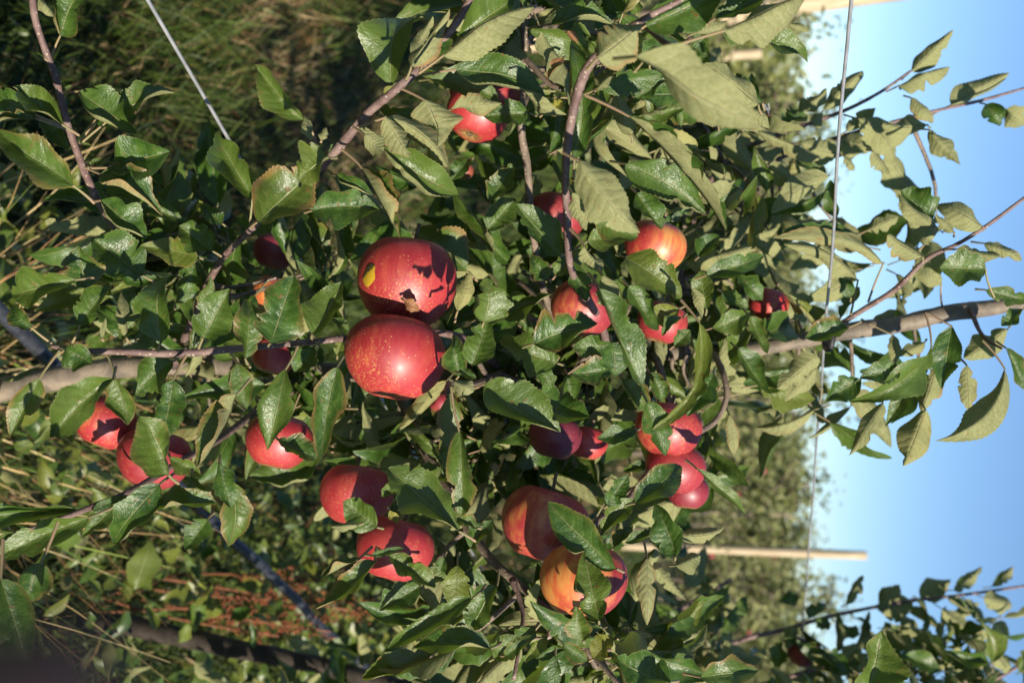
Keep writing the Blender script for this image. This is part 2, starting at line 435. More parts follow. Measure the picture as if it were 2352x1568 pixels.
# blades read off the photograph: tile, blade base, blade tip, half width, side+folds, depth | p = where the stalk meets the twig, b = bow,
# y = yellowing, e = browning margin, D = dead, a = arch.  tiles are 588 x 522.5 patches of the 2352 x 1568 picture at three times scale
TILE = [(588 * (i % 4), 522.5 * (i // 4)) for i in range(12)]
LEAVES = """
1 415 250 600 -120 160 uRf .78 p355,400 b-.06
1 240 -40 365 105 60 lff .76
1 800 790 1160 605 120 ufv .82 p545,1000
1 540 630 930 905 135 ufR .80 p420,640
1 655 830 935 800 80 uff .84 p545,985
1 780 1155 1155 1045 175 ufv .79 p590,1160
1 690 1200 1105 1395 130 ufr .78 p600,1160
1 505 1280 -80 920 150 uvf .72 p650,1400
1 250 795 -60 640 95 uff .75 p450,890
1 250 820 -100 860 60 uvf .74 p450,890
1 430 860 90 600 130 uvf .79
1 270 830 480 1030 70 urf .80
1 700 1380 1000 1640 120 ufR .80 p640,1390
1 720 1330 1250 1500 140 uff .92
1 1740 1370 1460 905 150 uvf .82 p1722,1540
1 1530 1540 1390 1410 60 uff .92
1 305 402 255 365 10 uff .77
1 360 420 430 455 12 uff .77
1 440 620 495 582 12 uff .77
1 555 985 630 1003 12 uff .77
1 610 1145 700 1085 16 uff .77
2 330 830 15 445 110 uvf .80 p410,960
2 400 970 340 780 55 lfs .79
2 450 965 485 880 35 lff .79
2 510 1090 280 1235 160 uff .74 b.05 y.12
2 10 1530 420 1160 200 uff .78 p-40,1570 e.75 y.15
2 390 1450 850 1450 140 ufv .80 b-.05
2 730 1160 1000 1650 160 ufo .75 p590,1030
2 555 1210 810 1345 65 uvR .79
2 890 810 1060 1085 120 lff .75 p700,880
2 745 930 870 1060 75 lfv .73 p670,880
2 890 810 1320 1150 115 lvf .76 b-.12
2 1160 690 1270 1010 150 lfv .71 p1010,615 b-.08 e.3
2 930 590 1035 15 150 uvf .80 p1000,560
2 1090 390 1220 110 62 lfv .78 p1040,500
2 1070 460 1345 60 100 lvf .76 e.9
2 1150 430 1380 190 90 uff .77
2 1290 385 1900 -10 165 lsf .70 p1125,505 b-.03
2 1375 480 2010 600 130 ufr .77 p1140,515 b-.05
2 1200 545 1680 700 115 uff .83 b-.08
2 1345 755 1700 735 80 lfv .80 b-.10
2 1880 780 1565 800 100 uff .83
2 1120 770 835 770 75 uff .86
2 870 700 960 590 45 uff .85 y.4
2 880 1020 1410 1330 140 ufr .83 b.06
2 1200 1200 1220 1355 60 lff .82
2 1610 1390 1780 1130 85 uff .92
2 1595 1580 1790 1370 100 uff .90
2 1480 1100 1345 1235 65 uff .88
2 1400 255 1800 -20 150 uvf .85
2 590 1000 500 1100 40 uff .80
2 700 870 860 1080 60 lfv .76
3 270 165 710 180 115 ufv .86 p110,195 b-.08
3 590 400 885 165 175 lsf .63 p520,480
3 850 390 1685 980 205 lfv .58 b-.05
3 430 1100 370 265 150 uRf .74 b.12
3 590 610 985 470 90 uff .72 p500,650
3 900 430 1135 235 85 uff .72
3 920 180 1480 -70 180 uvf .67 p700,330
3 1400 130 1900 -90 140 ufv .70
3 1455 215 2090 -90 220 lvf .62 p1110,320 b.02
3 1250 230 1490 150 50 lff .74
3 1200 290 1350 390 80 uff .76
3 1640 260 2069 415 110 ufv .70
3 1180 655 795 650 90 uff .82 p890,552
3 900 790 1225 765 62 urf .80
3 800 800 1475 1590 175 ufo .66 p510,660 b-.03
3 780 1130 1330 1475 150 ufr .71 b-.06
3 470 1110 885 1610 155 lfv .65 p350,1050 b.03
3 440 1240 480 1375 55 uff .70 p415,1230
3 410 1330 500 1600 72 lff .71
3 570 1515 860 1610 110 uff .76
3 860 1330 1030 1580 110 ufv .75
3 330 1760 25 1405 130 uff .82 p365,1755
3 60 590 345 820 70 lfv .80
3 220 780 360 700 60 uff .88 y.9
3 350 400 250 560 45 uff .84 D1
3 380 215 455 300 35 uff .84 D1
3 1700 720 1340 430 120 lff .76
3 1725 710 1530 510 60 uff .78
3 1620 720 1790 885 55 lff .78
3 580 620 690 520 40 lff .70
3 820 930 700 650 85 lff .84
3 1060 560 820 700 60 uff .80
4 990 490 1275 205 55 lfv 1.16
4 900 590 1255 455 95 lvf 1.16
4 390 755 655 475 65 lff 1.18
4 210 770 405 610 62 lvf 1.20
4 110 890 270 790 90 uff 1.20
4 310 850 390 780 55 lff 1.2
4 630 820 905 1110 95 lff 1.15 b-.12 p520,790
4 1100 860 800 850 95 lvf 1.18 b-.06
4 1110 895 1330 1140 80 lfv 1.15
4 985 675 1140 850 50 lff 1.15
4 1260 725 1695 500 95 lfv 1.2
4 1500 720 1600 870 80 uff 1.2
4 1640 755 1800 860 70 lff 1.2
4 230 990 510 1080 85 lff 1.2
4 480 970 740 1030 85 lff 1.22
4 720 1040 850 1200 50 lff 1.2
4 540 905 735 745 50 lff 1.22
4 200 1120 410 1180 80 uff 1.2
4 415 1215 0 1470 75 lff 1.15 b.10
4 530 1080 600 1175 35 lff 1.2
4 20 1120 210 1325 75 lff 1.2
4 470 1500 420 1240 60 uff 1.15
4 1135 1510 910 1310 130 usf .95
4 1140 1565 895 1340 75 lfs .94
4 1480 1560 1190 1400 95 lff 1.0
4 1280 1600 1150 1480 60 lff 1.0
4 680 1590 895 1495 55 lff 1.1
4 150 160 280 220 35 lff .9
4 20 950 -150 780 80 lff 1.2
4 100 1000 -180 1080 80 lff 1.2
5 520 360 68 467 165 usf .80
5 590 420 540 122 135 uff .77 p600,460
5 550 670 750 390 125 uff .75 p495,800
5 220 690 45 545 75 uff .76 p370,805
5 450 840 650 935 105 uff .73 p420,830
5 270 1040 60 1450 100 uff .74 p410,850
5 340 930 35 1055 65 uvo .77 p410,850
5 780 1040 345 1445 140 ufv .74 p800,960 b.04
5 790 1040 890 1350 95 ufr .77 p730,860
5 1190 920 930 1155 130 uff .83 b.05
5 1195 1050 1120 1480 110 ufr .76 p1285,880
5 1110 790 1115 307 170 uwf .74 p1090,850
5 1400 760 1585 425 145 uff .76 p1370,830
5 870 760 825 428 45 lfv .79
5 925 760 910 432 75 uff .82
5 1050 830 965 690 70 uff .86
5 1630 1150 1330 1640 155 uvf .78
5 1640 940 1700 1255 80 uff .77 p1590,870
5 1160 1700 985 1280 165 uvf .72
5 1370 210 1000 120 95 uff .88 y.2
5 980 330 640 90 170 uff .88
5 1460 160 1235 -10 130 ufr .84
5 1400 565 1450 330 55 uff .80
5 1690 900 1720 480 105 uff .80
5 1640 590 1720 450 40 uff .80
5 1000 740 640 560 90 uff .92
5 1200 520 1350 250 100 uff .92
5 830 780 990 560 70 uff .86
5 700 760 730 620 20 lff .78
6 105 795 265 328 170 uff .74 p85,815
6 390 735 590 372 140 uff .76 p385,765
6 205 975 80 1540 115 ufr .75 p285,820
6 560 960 450 1600 115 uff .74 p600,890 b.04
6 400 820 260 1005 80 ufv .80
6 1450 300 1100 0 150 uff .87
6 1390 575 1475 308 65 lff .80 p1370,650 y.3
6 1570 655 1585 345 140 urf .735 p1520,780
6 1490 950 1600 638 130 uff .735 p1460,870
6 1400 1020 1350 740 95 uvf .800 p1350,1080
6 1365 1060 1505 1125 65 lff .75
6 1390 1000 1520 1030 45 uff .76
6 1310 1055 952 1450 85 lvf .90 y.3
6 1345 1140 1330 1700 90 uff .77 p1340,1080
6 1400 1400 1420 2010 110 uvf .74 p1345,1100 b-.04
6 150 1460 420 1590 95 uff .84
6 1020 500 1130 570 40 uff .803 D1
6 640 720 530 620 40 uff .95
6 560 880 600 760 40 uff .95 y.3
6 280 860 100 720 60 uff .9
7 -190 1080 335 1405 185 uff .74 b.05 p-300,1120
7 150 1140 500 1335 155 uff .75 b.05
7 520 95 860 35 95 uff .77 p430,150
7 500 130 620 312 85 lvf .68 p400,10
7 625 330 720 585 90 lsf .67
7 600 420 935 1085 150 uff .69 b.03
7 800 400 990 700 85 urf .72
7 780 210 1175 480 130 uff .84 y.22
7 1150 560 940 640 85 uff .88 y.35
7 440 300 520 510 80 uff .74
7 150 800 590 640 135 uvf .75
7 310 935 -100 790 125 uff .79
7 690 800 420 830 90 uff .77
7 690 960 400 1000 105 uff .76 b-.05
7 690 790 720 1025 110 uff .76
7 1290 650 1015 1395 105 ufs .74 b-.17 p1165,500 y.2
7 930 1200 1065 1580 100 uff .78
7 760 1040 940 1270 85 uff .80
7 950 1000 1040 1200 80 uff .82
7 1120 815 1230 705 60 uff .9
7 1340 330 1745 212 85 uff .95
7 1340 560 1300 300 80 uff .95
7 1430 190 1650 130 70 lff 1.0
7 1290 200 1430 50 80 uff 1.0
7 1380 690 1655 590 85 uff 1.0
7 1230 415 1310 625 38 lff .85 b-.1
7 1560 830 1770 1130 90 uff 1.0
7 190 960 290 1130 60 uff .85
7 375 1010 430 1250 90 uff .84
7 1500 1290 1530 1575 40 lff 1.0
7 1390 1010 1210 1300 95 uff .80
7 850 1400 580 1450 70 uff .85
7 -80 600 280 480 125 ufv .82
7 1640 610 1760 870 70 uff 1.0
7 1450 440 1620 560 60 uff 1.0
7 1180 620 1030 740 60 uff .9
7 300 330 420 180 70 uff .86
7 250 350 130 200 80 uff .86
7 1560 330 1730 500 75 uff 1.05
8 795 250 80 130 75 lfs .98 b.17 p690,515
8 620 365 130 150 90 lfv 1.0 b.13 p570,600
8 600 40 100 25 60 uff 1.05
8 570 480 500 300 50 uff 1.02
8 1500 285 1192 280 125 uff .92 p1560,480
8 1060 200 815 52 95 lff 1.0
8 1075 120 1150 -70 75 lff .98
8 1300 150 1590 200 65 lff 1.0
8 1195 390 1000 285 62 lff 1.05 p1200,540
8 555 690 255 755 110 usf .92 p640,650
8 350 890 65 1115 100 lff 1.0
8 330 970 125 1200 70 lff .98 p230,840
8 640 1050 395 1195 95 uff .98
8 905 970 640 1040 85 uff .98
8 1125 820 655 1218 115 ufv .93 b-.06 p1085,590
8 1265 680 1200 1115 95 uff .93 p1100,590
8 1095 990 795 1335 70 uff .98
8 1085 1000 850 1350 80 uff .99
8 1160 960 1055 1275 85 lff 1.0
8 1085 1255 940 1640 115 lff .97 y.15
8 790 1210 560 1570 65 lff 1.0
8 1630 970 1150 1465 130 lfv .92 b-.16 p1480,780
8 1370 950 1385 1262 58 lff 1.0
8 1650 700 1370 905 95 lff 1.02
8 1640 830 1790 1130 65 uff 1.0
8 1500 430 1800 500 65 uff 1.0
8 1764 560 1610 660 60 uff 1.0
8 1080 790 900 890 50 lff 1.05
8 860 740 880 935 40 lff 1.05 p640,630
8 1490 110 1770 220 65 lff 1.0
8 500 620 620 400 60 uff 1.05
8 700 680 900 560 60 lff 1.08
9 -140 430 520 400 110 uvf .72
9 610 430 -50 720 125 uff .77
9 285 740 175 1030 140 uff .66 p400,460
9 5 850 215 1500 190 uff .61 p20,580
9 810 340 568 558 85 uff .76
9 1100 200 718 645 105 urf .74
9 1090 345 1452 310 115 ufv .73 p1040,365
9 1430 440 1285 640 90 uff .75
9 1320 150 1440 400 75 uff .79
9 1510 60 1590 360 85 uff .79
9 1610 190 1635 665 105 uff .76 b.05 p1500,30
9 1170 10 1390 115 70 uff .76
9 640 380 890 290 40 uff .76
9 -60 620 100 560 60 uff .76
10 1400 525 905 92 165 uvf .79
10 1520 500 1370 420 60 uff .80
10 830 495 610 320 115 uwv .74
10 700 480 505 490 38 lff .75
10 710 712 462 852 65 uvf .75 p800,630
10 825 730 465 1072 100 uff .75 p830,640 b-.08
10 915 690 1240 900 95 uff .76 p850,650
10 790 690 1018 640 32 uff .76
10 1130 900 848 1070 90 ufv .82
10 1390 760 1370 1075 90 uff .84 y.25
10 1660 900 1500 1208 115 uff .79 p1672,790
10 1490 985 878 1320 80 ufr .81 b-.04
10 1470 1060 1235 1240 80 uff .83
10 1615 1330 1098 1278 125 uff .74
10 1640 1400 1800 1250 90 uff .78
10 980 170 860 290 50 uff .84
10 1150 800 1335 870 50 uff .80
10 1220 -60 1330 160 80 uff .8
10 1480 640 1620 450 80 uff .85
10 920 380 980 470 30 uff .85 y.8
10 1300 700 1250 850 50 uff .85
11 720 780 250 320 130 urf .76
11 600 1135 475 665 130 urf .74
11 660 345 800 135 75 uff .80
11 850 330 1200 60 115 uff .80
11 1120 700 945 358 105 uff .82 b.06
11 1150 560 1478 515 65 lff 1.0
11 1270 90 1665 405 45 uff .95
11 930 710 930 1172 70 lff .92
11 1130 760 1300 690 85 lff .95
11 490 1275 430 1045 95 uff .76
11 1090 1560 712 1420 140 uff .74
11 1300 1530 1735 1480 105 uff .82
11 160 1190 0 1290 65 uff .80
11 240 1250 90 1420 60 uff .80 y.2
11 300 1385 285 1600 45 uff .80
11 560 1400 690 1240 80 uff .82 y.5
11 1000 530 780 600 55 uff .9
11 620 540 840 300 90 uff .9
11 780 420 640 260 60 uff .88
11 -50 1380 120 1260 60 uff .82
11 350 1300 520 1420 70 uff .85
11 660 1180 760 1400 60 lff .95
11 1000 780 1200 1000 60 lff 1.0
11 700 640 820 480 60 uff .9
11 930 60 760 120 50 uff .95
12 690 1640 787 1200 200 usf .80
"""
TREE_B_LEAVES = """
12 540 1030 655 820 42 lff 1.9
12 770 1030 905 890 60 lff 1.9
12 1000 1005 750 1055 80 lff 1.9
12 1050 985 1265 860 70 lff 1.9
12 920 1090 1100 1310 58 lff 1.88
12 1200 1060 1440 1250 58 lff 1.88
12 1280 930 1475 748 50 lff 1.9
12 1540 905 1700 780 45 lff 1.9
12 1490 980 1725 1040 68 lff 1.9
12 1360 990 1487 1135 42 lff 1.9
12 470 1150 630 1245 60 uff 1.9
12 600 1120 715 1205 35 uff 1.9
12 1090 1390 1225 1250 52 lff 1.85
12 900 1450 1080 1320 45 lff 1.85
12 1290 1545 1385 1325 80 uff 1.8
12 1410 1460 1510 1590 60 lff 1.8
12 1540 1290 1680 1525 55 lff 1.8
12 1730 1500 1790 1350 50 uff 1.8
12 80 1010 205 975 60 uff 1.95
12 280 1130 400 1010 60 uff 1.92
12 330 1130 430 1200 50 uff 1.92
12 620 1300 760 1250 60 lff 1.85
12 520 1400 650 1320 60 lff 1.85
12 700 1420 560 1480 60 uff 1.85
12 1050 1440 1160 1490 60 lff 1.82
12 200 1180 120 1330 60 lff 1.9
12 100 1290 60 1470 70 uff 1.9
12 780 1190 850 1160 30 lff 1.9
11 1300 1130 1400 1330 50 uff 1.9
11 1100 1180 1290 1240 55 lff 1.9
11 1200 1250 1330 1390 55 uff 1.9
11 800 1200 980 1390 60 lff 1.8
11 760 1230 880 1350 55 lff 1.8
11 1430 1380 1600 1340 60 lff 1.9
11 1420 940 1600 1120 50 lff 1.95
11 1350 1420 1480 1300 50 uff 1.9
"""
def parse(txt):
    out = []
    for ln in txt.strip().split('\n'):
        q = ln.split()
        ox, oy = TILE[int(q[0]) - 1]
        v = [float(x) / 3 for x in q[1:6]]
        e = dict(b=(ox + v[0], oy + v[1]), t=(ox + v[2], oy + v[3]), hw=v[4], under=q[6][0] == 'l', L=q[6][1], R=q[6][2], d=float(q[7]), p=None, bow=0.0, y=0.0, D=0.0)
        for f in q[8:]:
            if f[0] == 'p':
                a, b = f[1:].split(','); e['p'] = (ox + float(a) / 3, oy + float(b) / 3)
            elif f[0] == 'b': e['bow'] = float(f[1:])
            elif f[0] == 'y': e['y'] = float(f[1:])
            elif f[0] == 'e': e['D'] = 0.79 * float(f[1:])
            elif f[0] == 'D': e['D'] = 1.0
        e['size'] = math.hypot(e['t'][0] - e['b'][0], e['t'][1] - e['b'][1]) * e['hw']
        out.append(e)
    return out

def build_leaf(e, k):
    """vertices, quads, uv, tint of a blade with its stalk; also the point where the stalk meets the wood"""
    r = np.random.default_rng(1000 + k)
    d = e['d'] + (0 if e['p'] or e['D'] == 1.0 or e.get('fix') else r.uniform(-.07, .035)); B = P(*e['b'], d)
    L = math.hypot(e['t'][0] - e['b'][0], e['t'][1] - e['b'][1]) / F_PX * d
    T = P(*e['t'], d + r.uniform(-0.22, 0.22) * L)
    hw = (1.18 if e['under'] and d > 1.1 else 1.02) * e['hw'] / F_PX * d
    mid = (B + T) / 2
    ax = unit(T - B)
    Nv = unit(CAM - mid)
    Nv = unit(Nv + np.cross(ax, Nv) * r.normal(0, 0.30))
    V, Q, U = leaf_piece(B, T, hw, Nv, e['L'], e['R'], e['under'], e['bow'], 40, 4, 1000 + k, True, jit=7, comp=True)
    var = np.array([r.random(), e['y'], e['D'] if e['D'] else (0.6 * r.random() if r.random() < 0.35 else 0.0), 1.0])
    if e['p']: A = P(*e['p'], d + 0.012)
    else: A = B - ax * L * r.uniform(0.12, 0.22) + FWD * L * r.uniform(0.2, 0.4)
    bag = Bag(); bag.add(V, Q, U, var)
    PV, PQ = petiole_piece(A, B + (B - A) * 0.03, 0.0011, 0.0008, 0.05 * np.linalg.norm(B - A) * r.uniform(-1, 1))
    return bag, PV, PQ, A, B, var

# ------------------------------------------------------------------ ground
ROW = np.array([math.sin(R(32.4)), math.cos(R(32.4)), 0.0])     # the orchard rows run away to the right
NRM = np.array([-ROW[1], ROW[0], 0.0])                          # across the alley, away from the camera
def ground_z(x, y):
    return 0.03 * np.sin(x * 1.7 + 0.4) * np.sin(y * 1.3) + 0.02 * np.sin(x * 3.9 + y * 2.7)
def make_ground():
    g1 = np.concatenate([-np.geomspace(400, 8, 14), np.linspace(-7, 7, 57), np.geomspace(8, 400, 14)])
    g2 = np.concatenate([[-400, -100, -30, -10], np.linspace(-3, 14, 69), np.geomspace(15, 700, 16)])
    X, Y = np.meshgrid(g1, g2, indexing='ij')
    Z = ground_z(X, Y) * (np.hypot(X, Y) < 20)
    V = np.stack([X, Y, Z], -1).reshape(-1, 3)
    nx, ny = X.shape
    i = np.arange(nx - 1)[:, None] * ny; j = np.arange(ny - 1)[None]
    Q = np.stack([i + j, i + ny + j, i + ny + j + 1, i + j + 1], -1).reshape(-1, 4)
    mt, tr = mat('orchard_soil'); g = G(tr)
    tc = g.n('ShaderNodeTexCoord'); p = tc.outputs['Object']
    n1 = g.noise(p, 1.6, 4); n2 = g.noise(p, 14.0, 5, 0.65); n3 = g.noise(p, 90.0, 3)
    col = g.mix(g.ss(n1, 0.42, 0.62), (0.055, 0.075, 0.018), (0.20, 0.145, 0.075))
    col = g.mix(g.ss(n2, 0.35, 0.7), col, (0.10, 0.115, 0.03))
    col = g.mix(g.m('MULTIPLY', n3, 0.5), col, (0.05, 0.045, 0.02))
    g.out(g.bsdf(col, 0.9, 0.2, g.bump(g.m('ADD', n2, n3), 1.0, 0.03)))
    tag(link('ground', mesh('ground', V, Q, mt)), kind='structure')
make_ground()

# ------------------------------------------------------------------ the main tree
TREE_D = 1.13
def vdepth(X, y=TREE_D):
    """camera depth of a point of an upright stem y metres ahead, seen at picture position X"""
    a = math.atan((X - 1176) / F_PX) - PITCH
    return y * math.cos(PITCH) - y * math.tan(a) * math.sin(PITCH)
def stem(pts, n=6):
    """picture points (X, Y, radius px, depth) -> smooth centre line and radii"""
    C = np.array([P(x, y, d) for x, y, r, d in pts]); rad = np.array([r / F_PX * d for x, y, r, d in pts])
    q = catmull(np.hstack([C, rad[:, None]]), n)
    return q[:, :3], np.abs(q[:, 3])

trunk_px = [(-150, 925, 32), (0, 895, 29), (60, 885, 28), (130, 868, 28), (230, 850, 26), (320, 842, 24), (480, 838, 22), (700, 850, 21), (900, 858, 20), (1100, 852, 19),
            (1300, 832, 18), (1500, 812, 17), (1640, 809, 16), (1700, 806, 16), (1760, 797, 17), (1860, 778, 18), (1950, 760, 20), (2040, 748, 19), (2100, 737, 20), (2160, 722, 19),
            (2230, 712, 20), (2290, 705, 18), (2352, 692, 17), (2480, 676, 15), (2700, 655, 11), (2950, 640, 5), (3050, 636, 2)]
C_TR, R_TR = stem([(x, y, r, vdepth(x)) for x, y, r in trunk_px], 4)
# carry the stem down to the ground
low = C_TR[0]
root = np.array([low[0] + 0.02, low[1] + 0.02, -0.05])
C_TR = np.vstack([root, root * 0.5 + low * 0.5 + np.array([0.006, 0, 0]), C_TR]); R_TR = np.concatenate([[R_TR[0] * 1.45, R_TR[0] * 1.12], R_TR])

BRANCH = {
 'shootA': [(290, 560, 11, .93), (230, 470, 10, .86), (205, 420, 10, .84), (170, 330, 9, .81), (145, 250, 9, .79), (128, 180, 9, .775), (95, 90, 8.5, .76), (78, 30, 9, .75), (72, -60, 7, .73)],
 'leftspur': [(480, 838, 12, 1.16), (440, 700, 12, 1.05), (340, 610, 11, .97), (290, 560, 11, .93)],
 'shootC': [(400, 840, 11, 1.16), (440, 740, 10, 1.0), (500, 610, 9, .9), (575, 528, 9, .83), (640, 468, 10, .81), (700, 415, 11, .795), (762, 358, 12, .78), (800, 312, 12, .77), (850, 255, 11, .76), (900, 214, 11, .75), (948, 172, 11, .745), (1000, 118, 10, .74), (1050, 50, 10, .73), (1090, -20, 9, .72)],
 'shootB': [(1400, 822, 11, 1.09), (1380, 740, 10, .95), (1330, 660, 10, .8), (1308, 600, 9, .735), (1303, 500, 10, .72), (1299, 400, 10, .705), (1308, 300, 11, .69), (1325, 222, 13, .68), (1345, 165, 13, .67), (1380, 118, 11, .66), (1425, 78, 9, .655), (1490, 38, 8, .645), (1560, 2, 7, .64), (1620, -40, 6, .63)],
 'shootD': [(1150, 850, 11, 1.08), (1060, 775, 10, .96), (920, 762, 9, .90), (800, 776, 8, .82), (700, 786, 8, .805), (560, 799, 9, .795), (460, 808, 10, .785), (380, 812, 10, .78), (290, 808, 8.5, .775), (200, 806, 8, .77), (150, 800, 6, .77), (118, 795, 5, .77)],
 'lowleft': [(640, 850, 12, 1.15), (600, 930, 10, 1.05), (500, 1010, 9, .93), (420, 1055, 8, .84), (300, 1128, 9, .78), (215, 1162, 8, .76), (130, 1195, 7, .745), (0, 1240, 7, .73), (-80, 1265, 6, .72)],
 'spur': [(1160, 852, 10, 1.09), (1120, 870, 8, .98), (1085, 882, 7, .88), (1040, 878, 8, .80), (1028, 892, 9, .785), (1030, 912, 7, .78)],
 'spurup': [(1120, 870, 8, .98), (1095, 820, 6, .9), (1092, 780, 5, .85), (1110, 740, 5, .80)],
 'high': [(1350, 830, 10, 1.1), (1260, 700, 9, 1.02), (1222, 520, 9, .96), (1212, 390, 10, .93), (1197, 300, 10, .92), (1200, 210, 9, .90), (1206, 120, 9, .88), (1203, 60, 9, .87), (1202, -30, 8, .85)],
 'lower': [(900, 858, 15, 1.16), (960, 1000, 15, 1.08), (1050, 1170, 12, 1.02), (1120, 1275, 12, .98), (1176, 1328, 11, .96), (1260, 1400, 9, .94), (1350, 1490, 7, .92), (1430, 1580, 7, .89), (1500, 1660, 6, .88)],
 'rightlow': [(1640, 812, 8, 1.08), (1662, 860, 8, 1.04), (1668, 915, 7, 1.03), (1640, 970, 7, 1.02), (1580, 1005, 8, 1.0), (1510, 1060, 8, .97), (1440, 1148, 8, .93), (1376, 1195, 7, .90), (1330, 1250, 6, .89)],
 'mid': [(1490, 812, 10, 1.09), (1510, 830, 10, 1.05), (1525, 880, 9, 1.02), (1541, 940, 9, 1.0), (1552, 1010, 7, .97)],
 'rightshoot': [(1905, 766, 7, 1.06), (1960, 725, 7, 1.04), (2054, 666, 7, 1.02), (2127, 596, 6, 1.0), (2200, 560, 5, .99), (2264, 520, 5, .98), (2352, 455, 4, .97), (2420, 400, 4, .96)],
 'far': [(1580, 812, 10, 1.1), (1560, 640, 9, 1.2), (1620, 440, 8, 1.24), (1690, 355, 7, 1.24), (1777, 313, 6, 1.22), (1930, 258, 5, 1.2), (2020, 213, 4, 1.19), (2092, 163, 3, 1.18)],
 'farther': [(1620, 440, 7, 1.24), (1764, 375, 6, 1.25), (1880, 330, 5, 1.24), (1970, 303, 5, 1.22), (2144, 256, 4, 1.2), (2250, 232, 4, 1.2), (2352, 203, 3, 1.19), (2430, 180, 3, 1.18)],
 'fork': [(2035, 620, 5, 1.0), (2120, 690, 0.1, 1.05)],
 'second': [(1480, 60, 7, .70), (1545, 108, 8, .66), (1590, 88, 7, .65)],
 'botspur': [(1176, 1328, 9, .94), (1200, 1400, 6, .92), (1196, 1460, 5, .9), (1180, 1560, 5, .88)],
 'topleaf': [(2230, 712, 7, 1.05), (2250, 760, 5, 1.03), (2275, 785, 4, 1.0), (2300, 800, 3, .98)],
}
BRANCH.pop('fork')

tree = empty('apple_tree', tuple(C_TR[0]))
tag(tree, 'young apple tree laden with large red apples, filling the middle of the picture', 'tree')
TL = np.array(tree.location)
trunk = link('trunk', tube_mesh('trunk', C_TR, R_TR, M_TRUNK, 14, 0.035), tree, tuple(C_TR[0] - TL))
b_obj = []; b_pts = []
for nm, pts in BRANCH.items():
    C, r = stem(pts, 6)
    r = .9 * r * (1 + 0.10 * np.sin(np.arange(len(r)) * 1.9) ** 8)        # swollen nodes
    old = nm in ('high', 'lower', 'rightlow', 'mid', 'leftspur', 'spur', 'spurup')
    o = link('branch', tube_mesh('branch', C, r, M_OLDTWIG if old else M_TWIG, 9, 0.03), tree, tuple(C[0] - TL))
    b_obj.append((o, C[0])); b_pts.append(C)

ALL = parse(LEAVES)
built = [build_leaf(e, k) for k, e in enumerate(ALL)]
order = sorted(range(len(ALL)), key=lambda k: -ALL[k]['size'])
single = set(order[:100])
fol = Bag(); fol_mi = []
def put_foliage(bag, PV, PQ):
    V = np.vstack(bag.V); Q = np.vstack(bag.Q)
    fol.add(V, Q, np.vstack(bag.UV), np.vstack(bag.VAR)); fol_mi.append(np.zeros(len(Q), int))
    if PV is not None:
        fol.add(PV, PQ); fol_mi.append(np.ones(len(PQ), int))
for k, (bag, PV, PQ, A, B, var) in enumerate(built):
    if k in single:
        nb = bag.n; nq = len(bag.Q[0])
        bag.add(PV, PQ)
        V = np.vstack(bag.V) - B; Q = np.vstack(bag.Q)
        mi = np.concatenate([np.zeros(nq, int), np.ones(len(PQ), int)])
        me = mesh('leaf', V, Q, [M_LEAF, M_PET], np.vstack(bag.UV), np.vstack(bag.VAR), mi)
        dists = [np.min(np.linalg.norm(C - A, axis=1)) for C in b_pts]
        bi = int(np.argmin(dists))
        o, o0 = b_obj[bi]
        link('leaf', me, o, tuple(B - o0))
    else:
        put_foliage(bag, PV, PQ)

